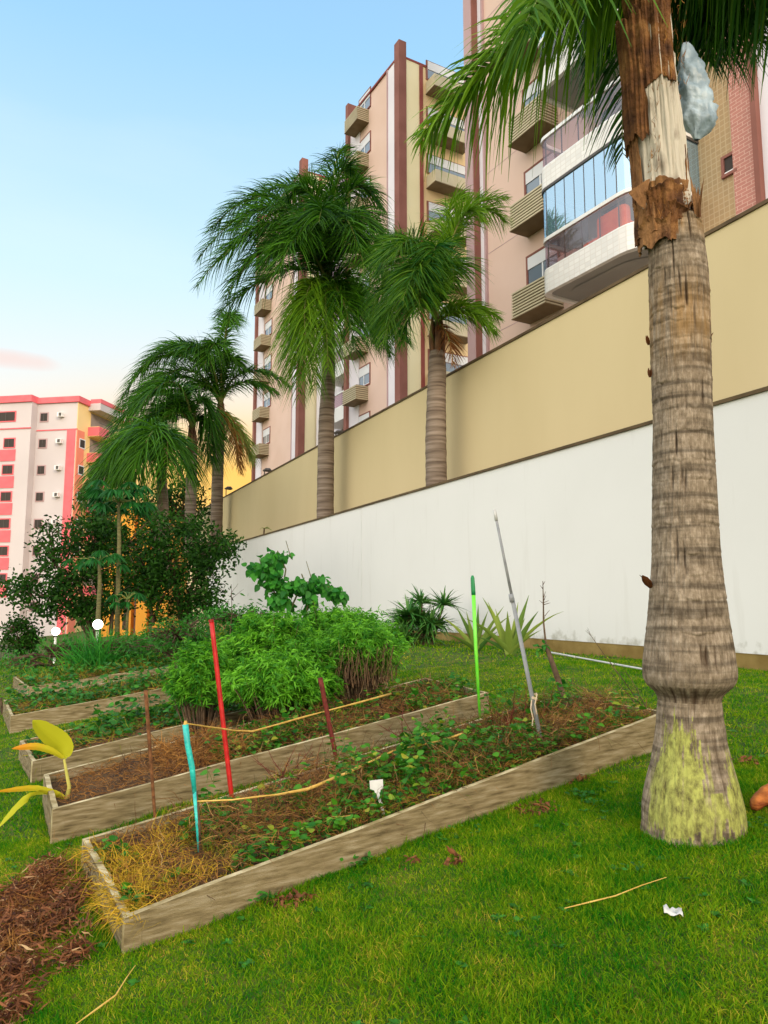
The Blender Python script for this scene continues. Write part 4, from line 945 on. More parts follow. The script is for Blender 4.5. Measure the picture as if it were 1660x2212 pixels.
    for i in range(nv_):
        f = i / (nv_ - 1); v = 95 + 207 * f; l = np.interp(v, [o[2] for o in outl], [o[0] for o in outl]); r_ = np.interp(v, [o[2] for o in outl], [o[1] for o in outl])
        for j in range(nu):
            a = 2 * math.pi * j / nu; w_ = (r_ - l) / 2
            n_ = abs(mn.noise((math.cos(a) * 2.5, math.sin(a) * 2.5, f * 5))) * 1.1 - .30 + .75 * abs(mn.noise((math.cos(a) * 5, math.sin(a) * 5, f * 11)))
            qq = D((l + r_) / 2 + w_ * math.cos(a) * (1 + n_ * .5), v, dep + .12); VV.append((qq.x, qq.y + w_ * k_ * .7 * math.sin(a) * (1 + n_), qq.z))
    i, j = np.meshgrid(np.arange(nv_ - 1), np.arange(nu), indexing='ij')
    Fq = np.stack([i * nu + j, i * nu + (j + 1) % nu, (i + 1) * nu + (j + 1) % nu, (i + 1) * nu + j], -1).reshape(-1, 4)
    o = mesh_np('plastic_sheet', VV, Fq, M_foil, loc=q, smooth=False)
    tag(o, 'crumpled grey-blue plastic sheet caught behind the leaf bases of the big palm', 'plastic sheet')
    return g0
PALM = big_palm()

# ------------------------------------------------------------------ raised beds
BEDS = []
def seg_plank(mb, B0, B1, h0, h1, thick, inward, z_extra=.10, n=24, seed=0):
    """a board standing on edge between two ground points; top edge cut unevenly"""
    d = Vector((B1.x - B0.x, B1.y - B0.y, 0)); d.normalize(); nn = inward * thick
    P = []
    for i in range(n + 1):
        f = i / n; q = B0.lerp(B1, f); h = h0 * (1 - f) + h1 * f
        top = q.z + h + .006 * mn.noise((f * 5, seed, 0)); wob = inward * (.006 * mn.noise((f * 4, seed, 3)))
        P.append((Vector((q.x, q.y, q.z - z_extra)) + wob, Vector((q.x, q.y, top)) + wob, Vector((q.x, q.y, top)) + wob + nn, Vector((q.x, q.y, q.z - z_extra)) + wob + nn))
    vs = [p for r_ in P for p in r_]
    for i in range(n):
        k = len(mb.v)
        a = P[i]; b = P[i + 1]
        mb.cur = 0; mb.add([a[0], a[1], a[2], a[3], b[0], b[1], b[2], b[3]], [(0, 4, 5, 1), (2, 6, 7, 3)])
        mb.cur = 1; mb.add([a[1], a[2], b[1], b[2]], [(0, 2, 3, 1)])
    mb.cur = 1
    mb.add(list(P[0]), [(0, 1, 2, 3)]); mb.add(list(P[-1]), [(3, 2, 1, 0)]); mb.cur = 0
def bed(label, fl, fr_, br, bl, h, hs=None, thick=.035):
    """corners of the top edge in the picture: front-left, front-right, back-right, back-left"""
    hs = hs or [h] * 4
    T = [G(c[0], c[1], hh) for c, hh in zip((fl, fr_, br, bl), hs)]
    Bc = [Vector((q.x, q.y, q.z - hh)) for q, hh in zip(T, hs)]
    cen = sum(Bc, Vector()) / 4
    t = thing('raised_bed', cen, label, 'garden bed', 'timber raised beds')
    ed = [(0, 1), (1, 2), (2, 3), (3, 0)]
    for k, (i, j) in enumerate(ed):
        d = Bc[j] - Bc[i]; d.z = 0; L_ = d.length; d.normalize(); inn = Vector((-d.y, d.x, 0))
        if inn.dot(cen - Bc[i]) < 0: inn = -inn
        B0, B1 = Bc[i].copy(), Bc[j].copy()
        if k % 2 == 1: B0 = B0 + d * (thick + .003); B1 = B1 - d * (thick + .003)
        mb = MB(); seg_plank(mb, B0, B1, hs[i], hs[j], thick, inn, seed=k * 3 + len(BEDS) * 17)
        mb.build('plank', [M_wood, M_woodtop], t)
    # corner posts
    for i in range(4):
        d = (cen - Bc[i]); d.z = 0; d.normalize(); q = Bc[i] + d * .075; mb = MB()
        mb.tube([q - Vector((0, 0, .1)), q + Vector((0, 0, hs[i] - .03))], .025, 4); mb.build('corner_post', M_wood, t)
    BEDS.append((t, T, Bc, hs, cen)); return t
bed('front raised bed of grey-tan planks with poles and straw, beside the big palm', (270, 1984), (1440, 1538), (1215, 1499), (178, 1812), .17, [.15, .25, .22, .16])
bed('second raised bed from the front, with the young banana plant at its left end', (115, 1749), (1056, 1496), (919, 1464), (95, 1673), .22)
bed('third raised bed from the front, below the bushy green herbs', (71, 1645), (838, 1460), (790, 1430), (43, 1600), .19)
bed('fourth raised bed from the front, with low weeds and a white corner edge', (24, 1547), (560, 1450), (520, 1425), (8, 1512), .22)
bed('farthest raised bed, mostly hidden under overgrown weeds', (60, 1484), (420, 1432), (400, 1412), (30, 1462), .2)
def inbed(k, f, g_):
    """bilinear point in bed k (f along, g across from the front), at soil height"""
    t, T, Bc, hs, cen = BEDS[k]; q = (Bc[0].lerp(Bc[1], f)).lerp(Bc[3].lerp(Bc[2], f), g_); hh = (hs[0] * (1 - f) + hs[1] * f) * (1 - g_) + (hs[3] * (1 - f) + hs[2] * f) * g_
    return Vector((q.x, q.y, gz(q.x, q.y) + hh))
SOILDROP = [.045, .07, .05, .05, .05]
def soilpt(k, f, g_, up=0.0):
    q = inbed(k, f, g_); q.z += -SOILDROP[k] + .02 * mn.noise((q.x * 4, q.y * 4, 0)) + up; return q
for k in range(5):
    nf, ng = 60, 16; VV = [tuple(soilpt(k, .012 + .976 * i / nf, .04 + .92 * j / ng)) for i in range(nf + 1) for j in range(ng + 1)]
    i, j = np.meshgrid(np.arange(nf), np.arange(ng), indexing='ij'); m_ = ng + 1
    Fq = np.stack([i * m_ + j, (i + 1) * m_ + j, (i + 1) * m_ + j + 1, i * m_ + j + 1], -1).reshape(-1, 4)
    tag(mesh_np('soil', VV, Fq, M_soil, loc=BEDS[k][4], smooth=True), 'dark brown soil filling a raised bed', 'soil', kind='stuff')

def scatter(k, n, region=None):
    """random soil points of a bed, optionally where region(f, g) accepts"""
    out_ = []
    while len(out_) < n:
        f, g_ = rnd.uniform(.01, .99), rnd.uniform(.04, .96)
        if region is None or region(f, g_): out_.append((f, g_))
    return out_
def straw(k, n, region=None, label='', L0=.04, L1=.16, w=.004, m=None, up=.05, flat=.5):
    pts = np.array([tuple(soilpt(k, f, g_, rnd.uniform(0, up))) for f, g_ in scatter(k, n, region)])
    d = rng.normal(size=(n, 3)); d[:, 2] = np.abs(d[:, 2]) * flat
    L = Leaves(); L.add(pts, d, rng.uniform(L0, L1, n), w, rng.uniform(0, .5, n), BLADE, None, wave=.06)
    tag(L.build('straw', m or M_straw, loc=BEDS[k][4]), label, 'straw', kind='stuff')
def weeds(k, n, region=None, label='', s0=.03, s1=.07, up=.13, m=None, clump=3.0, thr=.0, name='weeds'):
    pts = []
    while len(pts) < n:
        f, g_ = rnd.uniform(.01, .99), rnd.uniform(.04, .96)
        q = soilpt(k, f, g_)
        if region and not region(f, g_): continue
        nn = mn.noise((q.x * clump, q.y * clump, 5.5 + k))
        if nn < thr: continue
        q.z += rnd.uniform(.0, up) * min(1, (nn - thr) * 3 + .3); pts.append(tuple(q))
    P = np.array(pts); n = len(P); d = rng.normal(size=(n, 3)); d[:, 2] = np.abs(d[:, 2]) * .25 + .1
    s_ = rng.uniform(s0, s1, n); L = Leaves()
    L.add(P, d, s_, s_ * rng.uniform(.75, 1.0, n), .25, [.25, .95, 1, .75, .1], None, side=np.array([0, 0, 1.0]) + rng.normal(size=(n, 3)) * .35, fold=.25)
    # stems
    sel = P[rng.random(n) < .5]; L.add(sel - np.array([0, 0, .06]), rng.normal(size=(len(sel), 3)) * .3 + np.array([0, 0, 1]), .075, .003, .0, [1, 1], np.full(len(sel), .3))
    tag(L.build(name, m or M_bedleaf, loc=BEDS[k][4]), label, 'weeds', kind='stuff')
# front bed
straw(0, 9000, lambda f, g_: mn.noise((f * 9, g_ * 3, 0)) > -.25, 'tangled reddish brown straw mulch over the front bed', .03, .13, .0035, up=.07)
straw(0, 4000, lambda f, g_: mn.noise((f * 7, g_ * 3, 8)) > -.1, 'green and yellow grass blades mixed into the front bed', .05, .14, .0035, M_yellowmix, .04, 1.4)
straw(0, 1300, lambda f, g_: f < .2 and rnd.random() < 1 - f * 5.5 and mn.noise((f*12, g_*4, 3)) > -.15, 'bright yellow dried grass spilling over the left end of the front bed', .06, .17, .0035, M_yellowgrass, .05, 1.2)
weeds(0, 2700, None, 'dark green leafy weeds creeping over the front bed', .022, .060, .12, thr=.05)
weeds(0, 420, lambda f, g_: .38 < f < .62 and g_ > .3, 'taller leafy vines in the middle of the front bed', .035, .075, .26, thr=-.2)
weeds(1, 1500, lambda f, g_: f > .33, 'bright strawberry leaves spread along the second bed', .035, .07, .09, thr=-.12)
straw(1, 5600, lambda f, g_: f > .02, 'brown straw mulch over the second bed', .03, .13, .004, up=.06)
straw(1, 1600, lambda f, g_: .2 < f < .36, 'heap of tangled brown twigs in the second bed', .06, .2, .005, up=.16, flat=.8)
weeds(2, 1100, lambda f, g_: f < .75, 'lush low green weeds in the third bed', .04, .09, .12, thr=-.25, m=M_leafmid)
straw(2, 2500, None, 'brown dry litter in the third bed', .04, .14, .005, up=.05)
weeds(3, 1100, None, 'low green weeds in the fourth bed', .04, .09, .10, thr=-.05, m=M_leafmid)
straw(3, 2500, None, 'ochre dry litter in the fourth bed', .04, .14, .006, up=.05)
weeds(4, 900, None, 'overgrown weeds in the farthest bed', .05, .11, .18, thr=-.2, m=M_leafmid)
straw(4, 1500, None, 'dry litter in the farthest bed', .05, .16, .007, up=.08)

def tangle(k, n, region, label, L0, L1, w, m, up, lift=1.0):
    pts = np.array([tuple(soilpt(k, f, g_, rnd.uniform(0, up))) for f, g_ in scatter(k, n, region)]); d = rng.normal(size=(n, 3)); d[:, 2] = np.abs(d[:, 2]) * lift
    L = Leaves(); L.add(pts, d, rng.uniform(L0, L1, n), w, rng.uniform(.1, .9, n), [1, 1, .9, .8, .7, .4], None, wave=.07)
    tag(L.build('twigs', m, loc=BEDS[k][4]), label, 'twigs', kind='stuff')
tangle(0, 900, None, 'dark dry twigs and vine stems tangled over the front bed', .10, .30, .004, M_twig, .04, .9)
tangle(1, 700, lambda f, g_: f > .12, 'dark dry twigs tangled over the second bed', .10, .30, .005, M_twig, .05, .8)
tangle(2, 500, None, 'loose grass and twigs in the third bed', .10, .30, .006, M_yellowmix, .04, 1.2)
tangle(3, 700, None, 'rank grass growing in the fourth bed', .12, .35, .008, M_yellowmix, .02, 1.5)
tangle(4, 900, None, 'rank grass growing in the farthest bed', .15, .45, .010, M_yellowmix, .02, 1.6)
weeds(0, 1300, lambda f, g_: .12 < f < .97, 'taller leafy stems rising above the front bed', .022, .065, .30, thr=.14, clump=4)
straw(0, 5000, lambda f, g_: mn.noise((f * 8, g_ * 3, 21)) > -.05 and f > .12, 'loose red-brown dry stems lying over the weeds of the front bed', .05, .20, .0038, M_redstraw, .16, .7)
straw(1, 3000, lambda f, g_: f > .25 and mn.noise((f * 8, g_ * 3, 31)) > -.05, 'loose red-brown dry stems lying over the weeds of the second bed', .05, .20, .0045, M_redstraw, .13, .7)
tangle(0, 260, lambda f, g_: f > .35, 'tall dead stalks standing in the front bed', .25, .50, .005, M_twig, .02, 2.5)
tangle(1, 160, lambda f, g_: f > .35, 'tall dead stalks standing in the second bed', .22, .45, .006, M_twig, .02, 2.5)
weeds(1, 900, lambda f, g_: f > .3, 'taller leafy stems rising above the second bed', .035, .075, .20, thr=.10, clump=4)
weeds(2, 900, None, 'taller weeds rising above the third bed', .04, .09, .28, thr=.0, m=M_leafmid)
weeds(3, 1100, None, 'taller weeds rising above the fourth bed and over its boards', .04, .09, .30, thr=-.1, m=M_leafmid)

# ------------------------------------------------------------------ poles, stakes, ribbons
def rod(name, label, cat, p0, p1, r0, r1, m, seg=10, bend=0.0, loc=None):
    pts = [p0.lerp(p1, i / seg) + Vector((bend * math.sin(math.pi * i / seg), 0, 0)) for i in range(seg + 1)]
    mb = MB(); mb.tube(pts, [r0 + (r1 - r0) * i / seg for i in range(seg + 1)], 10); o = mb.build(name, m, loc=p0, smooth=True)
    return tag(o, label, cat)
def gp(u, v): return G(u, v, .1)
def up_from(p, u, v): 
    """point above p (same depth) seen at u, v"""
    return D(u, v, p.y)
p = gp(507, 1742)
rod('red_pole', 'straight red pole standing tilted in the front bed', 'pole', p - Vector((0, 0, .08)), up_from(p, 457, 1340), .016, .016, M_red)
tip = up_from(p, 457, 1340)
mb = MB(); mb.tube([tip - Vector((0, 0, .012)), tip + Vector((-.001, 0, .006))], [.019, .018], 10); o = mb.build('pole_cap', mat('dark red cap', (.25, .004, .004), None, rough=.4)); o.parent = bpy.data.objects['red_pole']; o.matrix_parent_inverse.identity(); o.location = -bpy.data.objects['red_pole'].location
p = gp(434, 1858); mid = up_from(p, 421, 1710); top = up_from(p, 401, 1565)
t = thing('teal_stake', p, 'bent stake wrapped in teal tape near the left of the front bed', 'stake')
mb = MB(); mb.tube([p - Vector((0, 0, .08)), p.lerp(mid, .5) + Vector((.006, 0, 0)), mid + Vector((.004, .004, 0))], [.011, .011, .011], 8); mb.build('rod', M_bark, t, smooth=True)
mb = MB(); mb.tube([p.lerp(mid, .12) + Vector((-.006, -.006, 0)), p.lerp(mid, .5) + Vector((-.001, -.006, 0)), mid], [.005, .009, .0125], 8, jit=.06)
mb.tube([mid + Vector((0, 0, -.01)), mid.lerp(top, .35) + Vector((.004, 0, 0)), mid.lerp(top, .7) + Vector((-.003, 0, 0)), top], [.012, .0165, .0155, .0165], 12, jit=.05); mb.build('tape_wrap', M_teal, t, smooth=True)
mb = MB(); mb.tube([top, top + Vector((.001, 0, .02))], [.012, .008], 8); mb.build('tied_ribbon', M_ribbon, t)
p = gp(339, 1775)
rod('rusty_rod', 'thin rusty brown rod left of the teal stake', 'rod', p - Vector((0, 0, .08)), up_from(p, 315, 1491), .010, .013, M_rust)
p = gp(735, 1655)
rod('iron_stake', 'dark red iron stake behind the red pole, standing between the first two beds', 'stake', p - Vector((0, 0, .08)), up_from(p, 692, 1464), .017, .019, M_darkred)
p = gp(1038, 1550); tp = up_from(p, 1021, 1243); cp = p.lerp(tp, .86)
t = thing('green_pole', p, 'bright lime green pole with a dark green cap in the front bed', 'pole')
mb = MB(); mb.tube([p - Vector((0, 0, .08)), p.lerp(tp, .5) + Vector((-.006, 0, 0)), cp], [.011, .017, .019], 10); mb.build('rod', M_greenrod, t, smooth=True)
mb = MB(); mb.tube([cp, cp.lerp(tp, .2), cp.lerp(tp, .85), tp], [.021, .021, .019, .009], 10); mb.build('cap', M_greencap, t, smooth=True)
p = gp(1181, 1637); j1 = up_from(p, 1107, 1292); tp = up_from(p, 1068, 1100)
t = thing('jointed_pole', p, 'tall grey jointed metal pole leaning left in the front bed', 'pole')
mb = MB(); mb.tube([p - Vector((0, 0, .08)), j1], [.0155, .0155], 10); mb.tube([j1 - Vector((0, 0, .03)), j1 + Vector((-.01, 0, .03))], .019, 10); mb.build('lower_tube', M_greyrod, t, smooth=True)
mb = MB(); mb.tube([j1, j1.lerp(tp, .88)], [.011, .010], 10); mb.build('upper_tube', M_greyrod, t, smooth=True)
mb = MB(); mb.tube([j1.lerp(tp, .87), tp], [.0125, .0125], 10); mb.build('tip_cap', M_greylite, t, smooth=True)
kn = p.lerp(j1, .36); mb = MB()
for i in range(3): mb.tube([kn + Vector((.02 * math.cos(a), .02 * math.sin(a), .02 * math.sin(a * .5 + i) + i * .012)) for a in np.linspace(0, 6.28, 12)], .005, 5)
mb.tube([kn + Vector((-.02, -.02, 0)), kn + Vector((-.03, -.03, -.06)), kn + Vector((-.015, -.03, -.13)), kn + Vector((-.02, -.02, -.18))], .005, 5)
mb.tube([kn + Vector((.02, -.02, .04)), kn + Vector((.0, -.03, -.03)), kn + Vector((.012, -.03, -.10))], .0045, 5); tag(mb.build('twine', M_twine, loc=kn), 'pale twine knotted round the grey jointed pole', 'twine')
def twigs(mb, p0, p1, r, n=6, ln=.2, depth=1):
    d = (p1 - p0)
    mb.tube([p0, p0.lerp(p1, .35) + Vector((rnd.uniform(-1, 1), rnd.uniform(-1, 1), 0)) * d.length * .02, p0.lerp(p1, .7) + Vector((rnd.uniform(-1, 1), rnd.uniform(-1, 1), 0)) * d.length * .025, p1], [r, r * .8, r * .6, r * .3], 6)
    for i in range(n):
        f = rnd.uniform(.2, .95); q = p0.lerp(p1, f); e = Vector((rnd.uniform(-1, 1), rnd.uniform(-1, 1), rnd.uniform(.1, .9))).normalized() * ln * rnd.uniform(.4, 1)
        if depth: twigs(mb, q, q + e, r * .4, 2 if depth > 1 else 0, ln * .5, depth - 1)
p = gp(1238, 1568); m1 = up_from(p, 1180, 1395); m2 = up_from(p, 1173, 1255)
t = thing('dead_sapling', p, 'black dead sapling with a thin twig on top, right of the grey jointed pole', 'sapling')
mb = MB(); mb.tube([p - Vector((0, 0, .08)), p.lerp(m1, .3), p.lerp(m1, .6) + Vector((.008, 0, 0)), m1], [.020, .026, .023, .019], 8, jit=.15); mb.build('stem', M_bark, t, smooth=True)
mb = MB(); twigs(mb, m1, m2, .009, 9, .07, 1); mb.build('twig', M_bark, t)
L = Leaves(); q0 = m1 + Vector((-.02, 0, .0)); L.add([tuple(q0 + Vector((rnd.uniform(-.06, .03), rnd.uniform(-.03, .03), rnd.uniform(-.04, .02)))) for _ in range(16)], rng.normal(size=(16, 3)), .05, .025, .2, LEAF, None); L.build('leaf', M_squash, t)
p = G(1400, 1548, .08); t = thing('thorny_shoot', p, 'spray of bare dark shoots at the right end of the front bed', 'shoots')
mb = MB()
for (bu, bv), (tu, tv) in (((1400, 1545), (1268, 1360)), ((1395, 1548), (1320, 1452)), ((1380, 1540), (1210, 1465)), ((1405, 1545), (1345, 1440)), ((1370, 1548), (1255, 1500))):
    q = G(bu, bv, .08); twigs(mb, q, up_from(q, tu, tv), .005, 6, .12, 1)
mb.build('stem', M_bark, t)
# brambles arching out of the middle of the front bed
for (bu, bv, tips, lab) in ((905, 1640, ((840, 1560), (960, 1590), (880, 1540)), 'reddish thorny brambles in the middle of the front bed'), (1110, 1600, ((1000, 1555), (1060, 1500), (1190, 1520), (1130, 1470)), 'tangle of reddish canes left of the grey jointed pole'), (640, 1700, ((560, 1640), (650, 1600), (700, 1620)), 'thin dark canes beside the red pole')):
    p = G(bu, bv, .08); t = thing('bramble', p, lab, 'bramble', 'dry brambles in the front bed'); mb = MB()
    for tu, tv in tips:
        for k in range(3):
            q = up_from(p, tu + rnd.uniform(-30, 30), tv + rnd.uniform(-15, 25)) + Vector((0, rnd.uniform(-.3, .3), 0)); twigs(mb, p + Vector((rnd.uniform(-.15, .15), rnd.uniform(-.1, .1), 0)), q, .004, 5, .1, 1)
    mb.build('cane', M_darkred, t)
def ribbon(label, pts, wds, m=M_ribbon, name='ribbon'):
    mb = MB(); P = []
    # smooth the points
    Q = []
    for i in range(len(pts) - 1):
        for k in range(6): Q.append(pts[i].lerp(pts[i + 1], k / 6))
    Q.append(pts[-1]); W_ = np.interp(np.linspace(0, 1, len(Q)), np.linspace(0, 1, len(wds)), wds)
    mb.tube(Q, [max(.003, w_ * .75) for w_ in W_], 6, jit=.25); o = mb.build(name, m, loc=pts[0], smooth=True)
    o['label'] = label; o['category'] = 'ribbon'; return o
tl_ = D(403, 1563, gp(434, 1858).y)
ribbon('ochre cloth ribbon tied from the teal stake past the red pole towards the herbs', [tl_, D(505, 1578, 4.9), D(545, 1580, 5.1), D(690, 1540, 5.9), D(845, 1499, 6.9)], [.006, .008, .009, .009, .013])
a_ = D(425, 1731, gp(434, 1858).y)
ribbon('lower ochre cloth ribbon sagging through the middle of the front bed', [a_, D(500, 1728, 4.2), D(600, 1716, 4.4), D(665, 1705, 4.6), D(760, 1665, 4.9), D(850, 1622, 5.2), D(960, 1598, 5.4), D(1000, 1585, 5.5)], [.006, .006, .007, .014, .011, .008, .008, .012])
# plant labels
p = G(838, 1768, .12); 
def plate(t0, half, tipv, uv_head, m=M_plastic):
    pass
hd = up_from(p, 815, 1697); t = thing('plant_label', p, 'white plastic plant label on a stem in the front bed', 'plant label'); mb = MB()
mb.hexa([p + Vector(v_) for v_ in ((-.008, -.003, -.05), (.008, -.003, -.05), (.008, .003, -.05), (-.008, .003, -.05))] + [hd + Vector(v_) for v_ in ((-.008, -.003, -.03), (.010, -.003, -.03), (.010, .003, -.03), (-.008, .003, -.03))]); mb.build('stem', M_plastic, t)
mb = MB(); O_ = [(-.012, -.040), (.018, -.036), (.020, -.022), (.036, -.014), (.034, .036), (-.044, .028), (-.040, -.018), (-.016, -.026)]
mb.add([hd + Vector((x, -.005, z)) for x, z in O_] + [hd + Vector((x, .000, z)) for x, z in O_], [tuple(range(8)), tuple(range(8, 16))[::-1]] + [(i, i + 8, (i + 1) % 8 + 8, (i + 1) % 8) for i in range(8)]); mb.build('head', M_plastic, t)
p = G(803, 1475, .15); hd = up_from(p, 802, 1457); t = thing('plant_label', p, 'small white plant label at the foot of the tall herb bushes', 'plant label'); mb = MB()
mb.tube([p - Vector((0, 0, .05)), hd], .005, 5); mb.build('stem', M_plastic, t); mb = MB(); mb.tube([hd + Vector((0, 0, -.02)), hd + Vector((0, 0, .025))], [.024, .020], 6); mb.build('head', M_plastic, t)
# white pipe by the wall, paper scrap
a_, b_ = G(1182, 1408, .06), G(1392, 1446, .05)
t = thing('plastic_pipe', a_, 'thin white pipe lying on the grass at the foot of the wall', 'pipe'); mb = MB(); mb.tube([a_, a_.lerp(b_, .35)], .014, 8); mb.tube([a_.lerp(b_, .37), a_.lerp(b_, .74)], .012, 8); mb.tube([a_.lerp(b_, .76), b_], .012, 8); mb.build('pipe_section', M_plastic, t)
a_ = G(1455, 1980, .01); VV = []; 
for i in range(7):
    for j in range(7):
        x, y = (i - 3) * .012, (j - 3) * .010; VV.append((a_.x + x + .3 * y, a_.y + y - .2 * x, a_.z + .012 + .012 * abs(mn.noise((i * .7, j * .7, 2))) * 3 + (.012 if i < 2 else 0)))
i, j = np.meshgrid(np.arange(6), np.arange(6), indexing='ij'); Fq = np.stack([i * 7 + j, (i + 1) * 7 + j, (i + 1) * 7 + j + 1, i * 7 + j + 1], -1).reshape(-1, 4)
o = mesh_np('paper_scrap', VV, Fq, M_plastic, loc=a_); md = o.modifiers.new('s', 'SOLIDIFY'); md.thickness = .002
tag(o, 'crumpled white paper scrap lying on the lawn in the foreground', 'paper scrap')

# ------------------------------------------------------------------ lawn
def inpoly(X, Y, T, grow=0.0):
    cen = sum(T, Vector()) / 4; ins = np.ones(len(X), bool)
    for i in range(4):
        a, b = T[i], T[(i + 1) % 4]; cr = (b.x - a.x) * (Y - a.y) - (b.y - a.y) * (X - a.x); s_ = (b.x - a.x) * (cen.y - a.y) - (b.y - a.y) * (cen.x - a.x)
        ins &= (cr * np.sign(s_) / (b - a).length) > -grow
    return ins
def lawn(n, dmin, dmax, h, w, label, seed):
    # sample by area inside the view wedge plus margin
    Y = np.sqrt(rng.uniform(dmin ** 2, dmax ** 2, n)); X = rng.uniform(-.72, .92, n) * Y
    a = X * WN.x + Y * WN.y; ok = a < WALL1 - .02
    for t, T, Bc, hs, cen in BEDS: ok &= ~inpoly(X, Y, Bc)
    ok &= (X - PALM.x) ** 2 + (Y - PALM.y) ** 2 > .24 ** 2
    X, Y = X[ok], Y[ok]; n = len(X); P = np.stack([X, Y, ground(X, Y) - .004], -1)
    d = rng.normal(size=(n, 3)) * .55; d[:, 2] = np.abs(d[:, 2]) * .6 + .55
    dens = np.sin(X * 3.1 + 1.7 * np.sin(Y * 2.2)) * np.sin(Y * 2.7 + 1.3 * np.sin(X * 1.9)); LL = h * rng.uniform(.5, 1.25, n) * (1 + .35 * dens)
    t_ = np.clip(rng.beta(1.0, 1.5, n) + .10 * dens * -1, 0, 1)
    L = Leaves(); L.add(P, d, LL, w, rng.uniform(0, .5, n), [1, .8, .1], t_)
    tag(L.build('grass', M_grass), label, 'grass', kind='stuff')
lawn(500000, 1.9, 5.2, .042, .0034, 'short green and yellowing lawn grass in the foreground', 1)
lawn(250000, 5.2, 11, .045, .006, 'lawn grass between the beds and the wall', 2)
lawn(150000, 11, 27, .07, .014, 'lawn grass sloping away at the back', 3)

def longgrass(n):
    Y = np.sqrt(rng.uniform(1.9 ** 2, 8 ** 2, n)); X = rng.uniform(-.62, .62, n) * Y
    nn = np.array([mn.noise((x * 5, y * 5, 3)) + .5 * mn.noise((x * 14, y * 14, 1)) for x, y in zip(X, Y)]); a = X * WN.x + Y * WN.y; ok = (a < WALL1 - .02) & (nn > .18)
    for t, T, Bc, hs, cen in BEDS: ok &= ~inpoly(X, Y, Bc)
    ok &= (X - PALM.x) ** 2 + (Y - PALM.y) ** 2 > .24 ** 2
    X, Y = X[ok], Y[ok]; n = len(X); d = rng.normal(size=(n, 3)) * .5; d[:, 2] = 1
    L = Leaves(); L.add(np.stack([X, Y, ground(X, Y)], -1), d, rng.uniform(.04, .085, n), .0042, rng.uniform(.1, .7, n), BLADE, rng.uniform(0, .75, n))
    # ring of longer grass round the foot of the palm
    n = 1500; th_ = rng.uniform(0, 2 * math.pi, n); r_ = rng.uniform(.235, .33, n); X = PALM.x + r_ * np.cos(th_); Y = PALM.y + r_ * np.sin(th_); d = rng.normal(size=(n, 3)) * .4; d[:, 2] = 1
    L.add(np.stack([X, Y, ground(X, Y)], -1), d, rng.uniform(.03, .085, n), .0045, rng.uniform(.1, .7, n), BLADE, rng.uniform(0, .6, n))
    tag(L.build('long_grass', M_grass), 'longer grass blades standing in loose clumps over the lawn', 'grass', kind='stuff')
    L = Leaves(); k = 0
    while k < 150:
        y = math.sqrt(rnd.uniform(2.0 ** 2, 6.5 ** 2)); x = rnd.uniform(-.6, .6) * y
        if x * WN.x + y * WN.y > WALL1 - .1 or any(inpoly(np.array([x]), np.array([y]), Bc, .03)[0] for _, _, Bc, _, _ in BEDS) or (x - PALM.x) ** 2 + (y - PALM.y) ** 2 < .1: continue
        if mn.noise((x * 1.3, y * 1.3, 7)) < -.05: continue
        k += 1; m_ = rnd.randint(5, 12); th_ = rng.uniform(0, 6.28, m_); d = np.stack([np.cos(th_), np.sin(th_), rng.uniform(.15, .7, m_)], -1); l_ = rng.uniform(.02, .045, m_)
        L.add(np.repeat([[x, y, gz(x, y) + .012]], m_, 0), d, l_, l_ * .5, .3, LEAF, None, side=np.array([0, 0, 1.0]) + rng.normal(size=(m_, 3)) * .2)
    tag(L.build('lawn_weeds', M_leafmid), 'small broad-leaved weeds scattered through the lawn', 'weeds', kind='stuff')
longgrass(60000)
def tuft(u, v, n, h, w, m, label, name='grass_tuft', cat='grass tuft', spread=.05, lean=.5, droop=.5, depth=None, tl=(0, 1), group=None, base=None):
    p = base if base is not None else G(u, v, 0.0)
    P = np.array(p) + rng.normal(size=(n, 3)) * np.array([spread, spread, 0]); d = rng.normal(size=(n, 3)) * lean; d[:, 2] = 1
    L = Leaves(); L.add(P, d, h * rng.uniform(.5, 1.1, n), w, droop * rng.uniform(.3, 1.4, n), [.8, 1, .8, .5, .06], rng.uniform(tl[0], tl[1], n))
    o = L.build(name, m, loc=p); return tag(o, label, cat, group)
for i, (u, v) in enumerate([(585, 1960), (770, 1880), (1180, 1655), (1265, 1590), (1375, 1800), (420, 2010), (980, 1770), (1060, 1740)]): pass
# leafy weeds along the outside of the front plank
L = Leaves()
for (u, v, n, s_) in ((572, 1950, 26, .035), (775, 1870, 30, .035), (1260, 1725, 40, .04), (1285, 1745, 30, .03), (1370, 1890, 12, .03), (1610, 1790, 18, .03), (1015, 1800, 14, .025), (1210, 1650, 16, .03)):
    q = G(u, v); P = np.array(q) + rng.normal(size=(n, 3)) * np.array([.045, .03, .0]) + np.array([0, 0, .015]) + np.abs(rng.normal(size=(n, 1))) * np.array([0, 0, .02])
    d = rng.normal(size=(n, 3)); d[:, 2] = np.abs(d[:, 2]) * .5 + .3; L.add(P, d, s_ * rng.uniform(.7, 1.3, n), s_ * .6, .3, LEAF, None, side=np.array([0, 0, 1.0]) + rng.normal(size=(n, 3)) * .3)
tag(L.build('ground_weeds', M_leafmid), 'small leafy weeds dotted along the foot of the front plank', 'weeds', kind='stuff')
